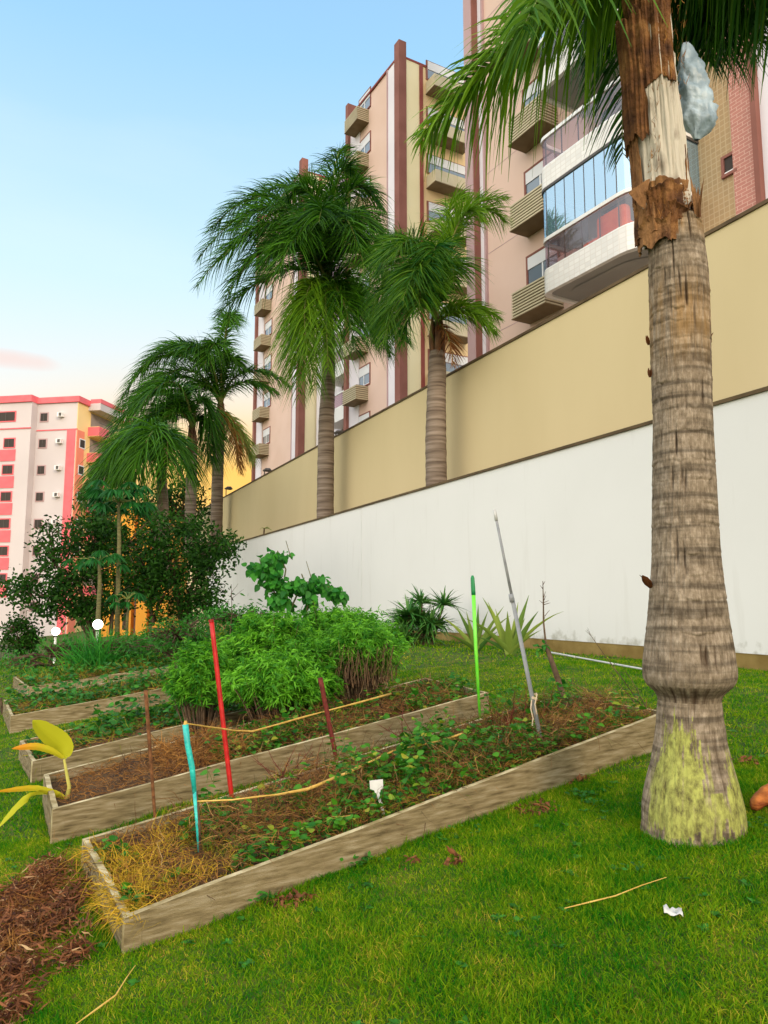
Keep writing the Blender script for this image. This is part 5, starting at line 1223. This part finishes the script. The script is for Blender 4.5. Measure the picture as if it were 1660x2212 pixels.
# tall grass against planks
L = Leaves()
for k in (0, 1):
    t, T, Bc, hs, cen = BEDS[k]
    for (i, j) in ((0, 1), (3, 0)):
        d_ = Bc[j] - Bc[i]; L_ = d_.length; n = int(L_ * 260); f = rng.random(n); q = np.array(Bc[i])[None] + np.array(d_)[None] * f[:, None]
        inn = np.array([-d_.y, d_.x, 0]); inn /= np.linalg.norm(inn); 
        if inn.dot(np.array(cen - Bc[i])) > 0: inn = -inn
        q = q + inn * np.abs(rng.normal(size=(n, 1))) * .05 + inn * .008; q[:, 2] = ground(q[:, 0], q[:, 1]); dd = rng.normal(size=(n, 3)) * .3 + inn * .2; dd[:, 2] = 1
        nz_ = np.array([mn.noise((a * 3, b * 3, 0)) for a, b in q[:, :2]]); L.add(q, dd, .04 + .06 * np.clip(nz_ + .4, 0, 1) * rng.random(n), .004, .3, BLADE, rng.random(n) * .6)
tag(L.build('edge_grass', M_grass), 'longer grass growing up against the bed planks', 'grass', kind='stuff')
# dead leaf piles, lower left
def litter(label, spots, L0, L1, w, m, name='leaf_litter', tl=(0, 1), up=.05):
    L = Leaves()
    for (u, v, su, sv, n) in spots:
        q = G(u, v); q2 = G(u + su, v); q3 = G(u, v + sv); sx = (q2 - q).length; sy = (q3 - q).length
        P = np.array(q) + rng.normal(size=(n, 3)) * np.array([sx, sy, 0]) * .5; P[:, 2] = ground(P[:, 0], P[:, 1]) + np.abs(rng.normal(size=n)) * up * np.exp(-((P[:, 0] - q.x) ** 2 / sx ** 2 + (P[:, 1] - q.y) ** 2 / sy ** 2)) + .008
        d = rng.normal(size=(n, 3)); d[:, 2] *= .45; L.add(P, d, rng.uniform(L0, L1, n), w * rng.uniform(.6, 1.2, n), rng.uniform(-.3, .6, n), [.2, 1, .9, .4, .05], rng.uniform(tl[0], tl[1], n), fold=.6, wave=.05)
    tag(L.build(name, m), label, 'dead leaves', kind='stuff')
litter('heap of curled dark red-brown dead leaves on the grass at lower left', [(55, 1950, 60, 45, 1300), (100, 1895, 40, 22, 300), (25, 2040, 45, 50, 900), (120, 2010, 45, 35, 320), (20, 2130, 32, 35, 420), (30, 2200, 26, 30, 260), (150, 1960, 45, 40, 260), (165, 2075, 20, 20, 160), (185, 1930, 30, 40, 60), (80, 2110, 50, 40, 120), (200, 2010, 30, 40, 40)], .03, .10, .010, M_redleaf, up=.06)
litter('thin dry stalks and fibres tangled through the dead leaf heap', [(60, 1960, 80, 60, 420), (30, 2080, 50, 60, 260), (120, 1890, 60, 30, 120)], .08, .22, .0035, M_straw, name='straw', up=.07)
litter('scattered brown dead leaves beside the front bed and the palm', [(985, 1862, 14, 8, 26), (1160, 1752, 45, 14, 110), (1240, 1690, 40, 10, 60), (1440, 1800, 25, 8, 50), (640, 1950, 50, 12, 60), (1620, 1650, 30, 12, 26), (885, 1865, 25, 10, 12), (1190, 1660, 30, 12, 40)], .03, .07, .02, M_redleaf, tl=(.1, .9), up=.02)
litter('yellow dried grass fallen beside the left end of the front bed', [(150, 1800, 30, 12, 90), (215, 1900, 15, 25, 120), (225, 1945, 14, 20, 100)], .06, .14, .004, M_yellowgrass)
# yellow grass spilling over the left board of the front bed
L = Leaves(); t_, T_, B_, h_, c_ = BEDS[0]; n = 560; f = np.clip(rng.beta(1.2, 2.2, n), 0, 1); f2 = np.clip(rng.normal(.82, .05, n), 0, 1); f = np.where(rng.random(n) < .75, f * .55, f2)
P = np.array(T_[0])[None] + (np.array(T_[3]) - np.array(T_[0]))[None] * f[:, None] + np.array([.04, .02, -.01]) + rng.normal(size=(n, 3)) * np.array([.05, .05, .01]); d = rng.normal(size=(n, 3)) * .6 + np.array([-.9, -.3, .5])
L.add(P, d, rng.uniform(.05, .15, n), .0035, rng.uniform(.3, 1.1, n), [1, 1, .8, .5, .1], None, wave=.04)
tag(L.build('straw', M_yellowgrass, loc=T_[0]), 'yellow dried grass hanging over the left board of the front bed', 'straw', kind='stuff')
# curled orange palm spathe at the right edge
q = G(1645, 1752); t_o = Leaves(); VV = []
for i in range(20):
    f = i / 19
    for j in range(14):
        a = math.pi * (j / 13 - .5) * 1.5; w_ = .075 * math.sin(math.pi * min(1, f * .9 + .08)) ** .6 * (1 + .2 * mn.noise((f * 4, j * .3, 0)))
        VV.append((q.x - .06 + f * .20 + w_ * .3 * math.sin(a), q.y + w_ * math.sin(a) * .8, q.z + .03 + f * .10 + w_ * math.cos(a) * .8 + .01 * mn.noise((f * 9, j * .8, 3))))
i, j = np.meshgrid(np.arange(19), np.arange(13), indexing='ij'); Fq = np.stack([i * 14 + j, (i + 1) * 14 + j, (i + 1) * 14 + j + 1, i * 14 + j + 1], -1).reshape(-1, 4)
o = mesh_np('dry_spathe', VV, Fq, mat('orange dry husk', (.22, .05, .01), (.60, .20, .04), 9, .7, .5, 40, (1, 1, 3)), loc=q, smooth=True); md = o.modifiers.new('s', 'SOLIDIFY'); md.thickness = .005
tag(o, 'curled orange-brown dry palm husk on the grass right of the big palm', 'palm husk')
# long straw stalks on the lawn
for lab, pts in (('long bent dry stalk lying on the lawn right of the front bed', ((1220, 1962), (1330, 1935), (1440, 1895))), ('pale dry stalk crossing the grass at the bottom left', ((165, 2212), (250, 2150), (293, 2085))), ('thin pale stalk lying on the dead leaf heap', ((80, 2010), (130, 1930), (175, 1875)))):
    P = [G(u, v, .03) for u, v in pts]; mb = MB(); mb.tube([P[0], P[0].lerp(P[1], .5), P[1], P[1].lerp(P[2], .5) + Vector((0, 0, .004)), P[2]], [.002, .0035, .003, .0025, .0015], 5)
    tag(mb.build('dry_stalk', M_ribbon, loc=P[0]), lab, 'stalk', 'dry stalks on the grass')

# ------------------------------------------------------------------ young banana plant
p = soilpt(1, .03, .45); dpt = p.y
t = thing('banana_plant', p, 'young banana plant with one big yellow-green leaf at the left end of the second bed', 'banana plant')
mb = MB(); nk = D(139, 1640, dpt); mb.tube([p - Vector((0, 0, .05)), D(150, 1700, dpt), nk], [.022, .014, .009], 8); mb.build('stem', mat('banana stem', (.35, .33, .06), (.45, .40, .10), 8), t, smooth=True)
def bleaf(P0, mids, tip, w, tl, brown=None):
    P = [P0] + mids + [tip]; n = 22; tt = np.linspace(0, 1, n); idx = np.linspace(0, 1, len(P))
    c = np.stack([np.interp(tt, idx, [q[k] for q in P]) for k in range(3)], -1)
    k5 = np.ones(5) / 5; c = np.stack([np.convolve(np.pad(c[:, k], 2, mode='edge'), k5, 'valid') for k in range(3)], -1)
    d = nrm(np.gradient(c, axis=0)); side = nrm(np.cross(d, np.array([.25, 1., .15]))); up_ = np.cross(side, d); VV = []
    for i in range(n):
        ww = w * math.sin(math.pi * min(1, .06 + .94 * tt[i])) ** .55 * (1 if tt[i] < .85 else (1 - (tt[i] - .85) * 4))
        for k in range(-3, 4): VV.append(c[i] + side[i] * ww * k / 3 * .5 + up_[i] * (abs(k) / 3) * ww * .12 + up_[i] * .004 * (i % 2))
    i, j = np.meshgrid(np.arange(n - 1), np.arange(6), indexing='ij'); Fq = np.stack([i * 7 + j, (i + 1) * 7 + j, (i + 1) * 7 + j + 1, i * 7 + j + 1], -1).reshape(-1, 4)
    tint = np.repeat(np.clip(np.full(n, tl) + (np.linspace(0, 1, n) * (brown or 0)), 0, 1), 7)
    return mesh_np('leaf', VV, Fq, M_banana, t, tint=tint, smooth=True)
bleaf(nk, [D(134, 1612, dpt), D(98, 1585, dpt - .05)], D(68, 1553, dpt - .1), .19, .35)
bleaf(nk, [D(110, 1622, dpt - .05), D(75, 1612, dpt - .1)], D(20, 1618, dpt - .15), .06, .75, .3)
bleaf(nk, [D(150, 1618, dpt)], D(158, 1608, dpt), .04, .1)
bleaf(p, [D(120, 1715, dpt), D(75, 1702, dpt - .1)], D(-20, 1712, dpt - .3), .055, .7, .3)
bleaf(p, [D(100, 1708, dpt), D(50, 1726, dpt - .2)], D(-15, 1800, dpt - .4), .055, .3)

# ------------------------------------------------------------------ herb bushes
def rosettes(L, cen, rad, n, ln, w, per=11, mi=0, tl=(0, 1), zmin=-9, droop=.55, shell=.75):
    """leafy shoot tips filling a rounded bush"""
    d = nrm(rng.normal(size=(n, 3))); d[:, 2] = np.where(d[:, 2] < -.75, -d[:, 2], d[:, 2])
    r_ = (rng.uniform(shell, 1.03, n) + .22 * (rng.random(n) < .16) * rng.random(n))[:, None] * (1 + .12 * np.sin(d[:, :1] * 9 + d[:, 1:2] * 7)); P = np.array(cen) + d * r_ * np.array(rad)
    P = P[P[:, 2] > zmin]; n = len(P); d = nrm(P - np.array(cen))
    ax = nrm(d * np.array([.8, .8, .5]) + np.array([0, 0, .75]) + rng.normal(size=(n, 3)) * .25)
    PP = np.repeat(P, per, 0); AX = np.repeat(ax, per, 0); h = np.tile(np.linspace(-.9, 0, per), n)[:, None]
    ra = nrm(np.cross(AX, rng.normal(size=AX.shape))); D_ = ra * rng.uniform(.5, 1.1, (len(PP), 1)) + AX * rng.uniform(.2, .9, (len(PP), 1))
    tt = np.clip(np.repeat(rng.uniform(tl[0], tl[1], n), per) + rng.normal(size=len(PP)) * .12, 0, 1)
    L.add(PP + AX * h * ln * 1.1, D_, ln * rng.uniform(.6, 1.1, len(PP)), w, droop * rng.uniform(.3, 1.2, len(PP)), [.4, 1, .8, .08], tt, mi)
    return P
def herb(name, label, u, v, ru, rv, dep, n, ln=.075, w=.012, m=None, stems=None, tl=(0, 1), zc=None, dy=None, group='leafy herb bushes', stemcol=None, per=11):
    cen = D(u, v, dep); k = dep / F; g_ = gz(cen.x, cen.y); t = thing(name, (cen.x, cen.y, g_), label, 'bush', group)
    L = Leaves(); P = rosettes(L, cen, (ru * k, (dy or ru * k * .8), rv * k), n, ln, w, per, 0, tl, g_ + .02, shell=.55); L.build('foliage', m or M_herb, t)
    mb = MB()
    for q in P[:: max(1, len(P) // 60)]:
        b_ = Vector((cen.x + (q[0] - cen.x) * .35, cen.y + (q[1] - cen.y) * .35, g_)); mb.tube([b_, Vector(q).lerp(b_, .4) + Vector((0, 0, .05)), Vector(q)], [.008, .006, .003], 4, cap=False)
    mb.build('stem', stemcol or M_bark, t); return t, cen
herb('herb_bush', 'large bright green feathery herb bush in the third bed, right behind the red pole', 585, 1425, 115, 98, 8.3, 1500, ln=.085, w=.015)
herb('herb_bush', 'green herb bush filling the middle of the third bed between its larger neighbours', 660, 1450, 80, 62, 7.9, 800, ln=.08, w=.015, tl=(0, .9))
herb('herb_bush', 'broad bright green herb bush nearest the white wall', 730, 1385, 135, 70, 9.3, 1700, ln=.085, w=.015)
herb('herb_bush', 'low green herb bush spilling over the plank left of the red pole', 440, 1462, 72, 72, 7.8, 1000, ln=.075, w=.014, tl=(0, .8))
herb('herb_bush', 'small bright herb clump hanging over the plank right of the red pole', 600, 1470, 115, 52, 7.6, 1100, ln=.095, w=.016, tl=(.1, 1))
t, cen = herb('herb_bush', 'herb bush with bare brown lower stems at the right end of the third bed', 780, 1400, 88, 52, 8.1, 800, ln=.08, w=.013, m=M_herb)
# its bare brown stems
mb = MB()
for i in range(200):
    u = rnd.triangular(690, 865, 770); q = D(u, rnd.uniform(1455, 1480) - (u - 770) * .12, 7.75 + rnd.uniform(-.1, .7)); q2 = q + Vector((rnd.uniform(-.08, .08), rnd.uniform(-.06, .06), rnd.uniform(.12, .36)))
    mb.tube([q - Vector((0, 0, .04)), q.lerp(q2, .5) + Vector((rnd.uniform(-.03, .03), 0, 0)), q2], [.006, .005, .003], 4, cap=False)
mb.build('dry_stem', mat('dry stem', (.05, .028, .014), (.17, .095, .045), 10), t)
L = Leaves(); n = 1500; P = np.array([tuple(D(rnd.uniform(695, 850), rnd.uniform(1405, 1465), 7.7 + rnd.uniform(0, .6))) for _ in range(n)]); dd = rng.normal(size=(n, 3)) * .5; dd[:, 2] = 1
L.add(P, dd, .08, .009, .3, BLADE, None); L.build('dry_leaf', M_herb2, t)

# climber with lobed leaves against the wall
def climber():
    dep = 9.9; p = D(600, 1345, dep); t = thing('climbing_plant', (p.x, p.y, gz(p.x, p.y)), 'broad-leaved climber standing against the white wall behind the herbs', 'climber')
    mb = MB(); P = []
    for path in (((600, 1345), (598, 1290), (575, 1240), (550, 1225)), ((602, 1345), (610, 1280), (618, 1230), (600, 1190)), ((615, 1345), (640, 1290), (655, 1260), (690, 1250), (735, 1290)), ((655, 1345), (668, 1300), (660, 1260), (652, 1240))):
        Q = [D(u, v, dep + rnd.uniform(-.08, .08)) for u, v in path]; mb.tube(Q, [.015, .012, .010, .008, .006][:len(Q)], 6)
        for i in range(len(Q) - 1):
            for k in range(9): P.append(Q[i].lerp(Q[i + 1], rnd.random()))
    for u, v in ((560, 1205), (618, 1168), (662, 1212), (735, 1270)): mb.tube([D(u + 12, v + 40, dep), D(u, v, dep)], [.007, .004], 5)
    mb.build('stem', M_greenbark, t)
    blobs = [(575, 1225, 28, 14), (600, 1205, 28, 14), (590, 1255, 26, 26), (610, 1285, 22, 26), (632, 1270, 16, 14), (658, 1262, 16, 14), (690, 1262, 22, 14), (720, 1278, 16, 12), (668, 1290, 14, 22), (600, 1300, 20, 18), (550, 1232, 12, 10), (740, 1285, 10, 8)]
    PP = []
    for (u, v, a, b) in blobs:
        for _ in range(int(a * b * .17) + 10): PP.append(tuple(D(u + rnd.gauss(0, .5) * a, v + rnd.gauss(0, .5) * b, dep + rnd.uniform(-.25, .2))))
    P = np.array(PP); n = len(P); d = rng.normal(size=(n, 3)); d[:, 2] -= .5; d[:, 1] -= .4; s_ = rng.uniform(.055, .10, n); L = Leaves()
    L.add(P, d, s_, s_ * .95, .3, [.4, 1, 1, .7, .1], None, side=np.array([0.3, -1, .6]) + rng.normal(size=(n, 3)) * .4, fold=.25); L.build('foliage', M_squash, t)
climber()
# aloes and agaves
def rosette_plant(name, label, cat, u, v, dep_pt, spec, m, group=None, fold=.45):
    p = dep_pt; t = thing(name, p, label, cat, group); L = Leaves()
    for (du, dv, w, dr) in spec:
        tip = D(u + du, v + dv, p.y + rnd.uniform(-.30, .05)); d = tip - p; ln = d.length * 1.03; dz_ = dr; d2_ = d + Vector((0, 0, ln * dz_))
        L.add([tuple(p + Vector((rnd.uniform(-.03, .03), 0, .02)))], [tuple(d2_)], d2_.length, w * 1.5, ln * dz_ / d2_.length, [.9, 1, .9, .75, .5, .25, .03], np.array([rnd.random()]), fold=fold, side=np.array([[0, 1.0, .5]]) + rng.normal(size=(1, 3)) * .2)
    L.build('leaf', m, t); return t
p = G(1105, 1416); rosette_plant('agave_plant', 'large agave with long pointed grey-green leaves beside the grey pole', 'agave', 1100, 1398, p,
    [(-60, -105, .07, .15), (-95, -60, .06, .3), (-45, -95, .08, .05), (0, -75, .09, .0), (45, -110, .08, .05), (60, -75, .07, .2), (120, -75, .045, .35), (35, -60, .07, .1), (-70, -20, .05, .2), (75, -35, .05, .2), (-25, -80, .08, .05), (20, -95, .07, .05)], M_agave, 'agaves at the foot of the wall')
p = G(1030, 1408); rosette_plant('agave_plant', 'smaller agave behind the lime green pole', 'agave', 1028, 1392, p,
    [(-45, -80, .06, .1), (-70, -55, .05, .3), (-20, -70, .06, .0), (5, -85, .06, 0), (30, -70, .06, .1), (60, -80, .05, .15), (75, -60, .04, .3), (-60, -20, .05, .2), (45, -25, .05, .2)], M_agave, 'agaves at the foot of the wall')
def aloe(u, v, ru, rv, n, label):
    p = G(u, v); k = p.y / F; t = thing('aloe_bush', p, label, 'aloe', 'aloe bushes by the wall'); L = Leaves()
    heads = [(rnd.uniform(-.6, .6) * ru, rnd.uniform(.02, .72) * rv) for _ in range(13)] + [(0, rv * .75)]
    for hx, hz_ in heads:
        q = np.array([p.x + hx * k, p.y + rnd.uniform(-.15, .15), p.z + hz_ * k]); nn = n // 10; d = rng.normal(size=(nn, 3)); d[:, 2] = np.abs(d[:, 2]) * .7 + .15
        L.add(np.repeat(q[None], nn, 0), d, rng.uniform(.22, .42, nn) * (ru / 55), .045, rng.uniform(.0, .7, nn), [.9, 1, .8, .5, .05], rng.random(nn), fold=.5, side=np.array([0, 0, 1.0]) + rng.normal(size=(nn, 3)) * .2)
    L.build('leaf', M_aloe, t); mb = MB()
    for hx, hz_ in heads: mb.tube([p + Vector((hx * k * .4, 0, -.05)), Vector((p.x + hx * k, p.y, p.z + hz_ * k))], [.03, .02], 6)
    mb.build('stem', M_bark, t)
aloe(912, 1395, 78, 118, 760, 'large spiky green aloe bush in front of the white wall')
aloe(775, 1350, 60, 78, 340, 'small dark aloe showing above the herb bushes')
# lemongrass clump and looser tufts behind
tuft(212, 1452, 620, 1.25, .022, M_clump, 'big fountain of green lemongrass in the farthest bed', 'lemongrass_clump', 'lemongrass', .20, .42, .45, base=G(212, 1452, .1))
tuft(95, 1455, 130, .55, .014, M_clump, 'small grassy tuft with pale blades left of the lemongrass', 'grass_tuft', 'grass tuft', .10, .6, .7, tl=(.3, 1), base=G(90, 1470, .1))
tuft(355, 1400, 260, .75, .018, M_clump, 'dark grassy clump behind the farthest bed, right of the lemongrass', 'grass_tuft', 'grass tuft', .3, .4, .5, tl=(0, .6), base=G(340, 1400, 0))

# ------------------------------------------------------------------ shrubs and trees on the left
def leafy_tree(name, label, base, blobs, dep, nleaf, ln, w, m, stems, cat='tree', group=None, ddep=1.2):
    t = thing(name, base, label, cat, group); L = Leaves()
    tot = sum(a * b for _, _, a, b in blobs); heads = []
    for (u, v, a, b) in blobs:
        n = int(nleaf * a * b / tot / 9) + 1
        for _ in range(n):
            th_ = rnd.uniform(0, 2 * math.pi); rr_ = rnd.random() ** .38
            hu, hv = u + a * rr_ * math.cos(th_), v + b * rr_ * math.sin(th_)
            if mn.noise((hu * .04, hv * .04, dep)) < -.06: continue
            heads.append(tuple(D(hu, hv, dep + rnd.uniform(-1, 1) * ddep)))
    H = np.array(heads); per = 9; P = np.repeat(H, per, 0) + rng.normal(size=(len(H) * per, 3)) * ln * 1.1
    ax = nrm(rng.normal(size=H.shape) + np.array([0, -.2, .3])); d = np.repeat(ax, per, 0) + rng.normal(size=P.shape) * .7
    tt = np.clip(np.repeat(rng.random(len(H)), per) * .75 + rng.random(len(P)) * .25, 0, 1); L.add(P, d, ln * rng.uniform(.6, 1.2, len(P)), w, .2, [.2, 1, .8, .08], tt, fold=.2)
    L.build('crown', m, t); mb = MB()
    for path, r0 in stems:
        Q = [D(u, v, dep + rnd.uniform(-.3, .3)) for u, v in path]; mb.tube(Q, list(np.linspace(r0, r0 * .3, len(Q))), 7)
    for q in H[::max(1, len(H) // 90)]:
        c_ = Vector(q); near = min((D(u, v, dep) for path, _ in stems for u, v in path), key=lambda s_: (s_ - c_).length); mb.tube([near, near.lerp(c_, .5) + Vector((0, 0, .08)), c_], [.025, .018, .008], 4, cap=False)
    mb.build('trunk', M_bark, t); return t
def gb(u, dep): q = D(u, 1301, dep); return (q.x, q.y, gz(q.x, q.y))
leafy_tree('broadleaf_tree', 'dense dark round-topped tree in front of the slender palm', gb(400, 20), [(400, 1180, 85, 55), (455, 1200, 50, 45), (340, 1190, 45, 60), (400, 1260, 70, 60), (440, 1290, 45, 45), (350, 1290, 40, 50), (490, 1180, 25, 25), (380, 1130, 50, 25), (425, 1320, 40, 25), (320, 1240, 40, 60)], 20, 15000, .13, .055, M_leafdk,
           [([(395, 1350), (385, 1290), (370, 1220), (340, 1150)], .09), ([(400, 1350), (410, 1280), (440, 1210), (480, 1180)], .08), ([(330, 1350), (325, 1290), (310, 1220)], .06), ([(330, 1350), (345, 1300), (370, 1260)], .05)], group='dark broadleaf trees')
leafy_tree('broadleaf_tree', 'spreading dark tree reaching left in front of the pink and white block', gb(170, 20), [(170, 1155, 75, 35), (110, 1165, 35, 25), (220, 1170, 55, 50), (150, 1220, 60, 35), (90, 1265, 75, 26), (40, 1280, 35, 20), (180, 1280, 90, 45), (120, 1310, 60, 25), (250, 1230, 50, 50), (215, 1320, 60, 22)], 20, 13000, .13, .06, M_leafdk,
           [([(195, 1375), (190, 1320), (170, 1260), (120, 1220)], .09), ([(200, 1375), (215, 1290), (200, 1200)], .08), ([(195, 1375), (150, 1310), (60, 1275)], .06), ([(240, 1370), (245, 1300), (255, 1220)], .06)], group='dark broadleaf trees')
leafy_tree('broadleaf_tree', 'dark thicket under the lowest palm, at the foot of the orange-lit building', gb(270, 26), [(270, 1180, 45, 40), (230, 1120, 35, 30), (330, 1130, 30, 30), (200, 1090, 30, 25), (300, 1240, 60, 50)], 26, 5000, .15, .07, M_leafdk, [([(270, 1360), (275, 1290), (270, 1180)], .1)], group='dark broadleaf trees')
leafy_tree('dark_bush', 'small round dark bush alone at the left edge', gb(42, 20), [(42, 1375, 36, 28), (35, 1355, 22, 15), (60, 1385, 22, 18)], 20, 2600, .10, .05, M_leafdk, [([(45, 1425), (42, 1390), (35, 1360)], .04), ([(45, 1425), (60, 1385)], .03)], 'bush', ddep=.4)
leafy_tree('dark_bush', 'feathery green bush between the lemongrass and the herbs', gb(380, 14), [(380, 1370, 70, 28), (330, 1395, 50, 22), (430, 1360, 45, 30), (440, 1400, 40, 25)], 14, 4200, .09, .022, M_leafmid, [([(380, 1420), (385, 1380)], .03)], 'bush', ddep=.6)
leafy_tree('dark_bush', 'low mound of green weeds at the far left of the beds', gb(110, 15), [(150, 1405, 60, 18), (60, 1435, 55, 16), (270, 1400, 60, 20)], 15, 3200, .10, .03, M_leafmid, [([(110, 1440), (110, 1420)], .03)], 'bush', ddep=.5)
leafy_tree('dark_bush', 'leafy shrub at the base of the wall behind the broad-leaved climber', gb(520, 13), [(520, 1350, 38, 22), (480, 1345, 30, 25), (560, 1330, 25, 14)], 13, 1800, .09, .03, M_leafmid, [([(520, 1380), (520, 1350)], .03)], 'bush', ddep=.3)
# background greenery closing the view below the palms
leafy_tree('broadleaf_tree', 'distant green tree filling the gap between the far palm trunks', gb(440, 44), [(395, 1075, 60, 35), (440, 1090, 22, 30), (330, 1100, 50, 40)], 44, 3500, .26, .12, M_leafdk, [([(400, 1200), (398, 1120)], .15)], group='dark broadleaf trees', ddep=1)
def papaya(u, vb, vt, dep, rad, label, nl=22, s_=.42, r=.055):
    b_ = D(u, vb, dep); tp = D(u + 3, vt, dep); t = thing('papaya_tree', (b_.x, b_.y, b_.z), label, 'papaya tree', 'papaya trees')
    mb = MB(); mb.tube([b_ - Vector((0, 0, .5)), b_.lerp(tp, .3), b_.lerp(tp, .7) + Vector((.02, 0, 0)), tp], [r * 1.2, r, r * .85, r * .6], 10); mb.build('trunk', M_greenbark, t, smooth=True); L = Leaves(); mb = MB()
    for i in range(nl):
        a = i * 2.4; e = rnd.uniform(-.35, .8); q = tp + Vector((math.cos(a) * math.cos(e), math.sin(a) * math.cos(e), math.sin(e))) * rad * rnd.uniform(.5, 1); mb.tube([tp, tp.lerp(q, .5) + Vector((0, 0, .06)), q], [.012, .01, .006], 5)
        out_ = (q - tp).normalized(); nn = np.array([0.1, -.3, 1.0]); ex_ = nrm(np.array([out_.x, out_.y, -.1])); ey_ = np.cross(nn / np.linalg.norm(nn), ex_)
        for k in range(9):
            an = (k - 4) * .55; dv = ex_ * math.cos(an) + ey_ * math.sin(an); l_ = s_ * rad * (1 - .05 * abs(k - 4)); L.add([tuple(q)] * 3, np.stack([dv, dv + .35 * ey_ * .6, dv - .35 * ey_ * .6]), [l_, l_ * .8, l_ * .8], l_ * .17, .7, [.3, .8, 1, .7, .1], np.full(3, rnd.random()))
    mb.build('leaf_stalk', M_rachis, t); L.build('crown', M_papaya, t)
papaya(254, 1390, 1085, 17.5, .85, 'tall papaya tree with a bare trunk and star-shaped leaves, right of the two')
papaya(212, 1375, 1215, 17, .65, 'shorter papaya tree just left of the tall one', 11)
papaya(275, 1345, 1295, 17, .4, 'young papaya with small leaves low beside the tall one', 8, .6, .03)

# ------------------------------------------------------------------ lamps
M_globe = bpy.data.materials.new('lit globe'); M_globe.use_nodes = True; b = M_globe.node_tree.nodes['Principled BSDF']
b.inputs['Base Color'].default_value = (1, .95, .85, 1); b.inputs['Emission Color'].default_value = (1, .92, .78, 1); b.inputs['Emission Strength'].default_value = 5
def globe(u, v, dep, label):
    c = D(u, v, dep); g_ = gz(c.x, c.y); t = thing('garden_lamp', (c.x, c.y, g_), label, 'garden lamp', 'lit globe lamps'); mb = MB(); mb.tube([(c.x, c.y, g_ - .05), (c.x, c.y, c.z - .12)], .03, 8); mb.build('post', M_whiteframe, t)
    mb = MB(); mb.tube([(c.x, c.y, c.z - .13), (c.x, c.y, c.z - .10)], [.06, .08], 10); mb.build('collar', M_greyframe, t)
    mb = MB(); k = 8; mb.tube([(c.x, c.y, c.z + .10 * math.sin(a)) for a in np.linspace(-1.5, 1.5, k)], [.10 * math.cos(a) for a in np.linspace(-1.5, 1.5, k)], 14); mb.build('globe', M_globe, t, smooth=True)
globe(121, 1364, 19, 'lit white globe lamp above the grass, left of the two'); globe(212, 1349, 15.5, 'lit white globe lamp in front of the papaya trunk, right of the two')
def wall_light(u, v, lab, sc_=1.0):
    q = PL(u, v, WN, WALL2 + .12); t = thing('wall_light', (q.x, q.y, ztop2), lab, 'wall light', 'lights on the beige wall'); zt = max(q.z, ztop2 + .1); mb = MB(); mb.tube([(q.x, q.y, ztop2 - .02), (q.x, q.y, zt)], .03, 6); mb.build('bracket', M_greyframe, t)
    mb = MB(); e = Vector((.34, -.05, -.02)) * sc_; z_ = Vector((q.x, q.y, zt)); mb.tube([z_ - e * .25, z_ + e * .2 + Vector((0, 0, .05)), z_ + e * .7 + Vector((0, 0, .04)), z_ + e], [.03, .09 * sc_, .10 * sc_, .03], 8); mb.build('lamp_head', M_greyframe, t, smooth=True)
wall_light(726, 936, 'dark curved lamp head on the beige wall beside the left palm trunk', .8); wall_light(572, 1017, 'dark curved lamp head on the beige wall below the farthest tower', 1.0); wall_light(489, 1056, 'dark curved lamp head on the beige wall near its far end', 1.1)
# small bare sapling by the far wall; low fence at the far left
p = D(497, 1330, 12.5); t = thing('bare_sapling', (p.x, p.y, gz(p.x, p.y)), 'thin leafless sapling against the far end of the white wall', 'sapling'); mb = MB(); twigs(mb, Vector((p.x, p.y, gz(p.x, p.y))), D(500, 1262, 12.5), .012, 5, .3, 1); mb.build('stem', M_bark, t)
q = D(-60, 1395, 30); q2 = D(75, 1395, 29); t = thing('garden_fence', (q.x, q.y, q.z - .8), 'low dark railing at the far left behind the small bush', 'fence'); mb = MB()
for i in range(26): a = q.lerp(q2, i / 25); mb.tube([a - Vector((0, 0, .7)), a], .02, 5)
mb.build('baluster', M_greyframe, t); mb = MB(); mb.tube([q, q2], .03, 6); mb.tube([q - Vector((0, 0, .6)), q2 - Vector((0, 0, .6))], .03, 6); mb.build('rail', M_greyframe, t)
# small dark post at the left edge by the fourth bed
p = G(6, 1545); t = rod('fence_post', 'short dark post with a pale top at the left edge by the fourth bed', 'post', p, up_from(p, 2, 1508), .022, .02, M_bark)
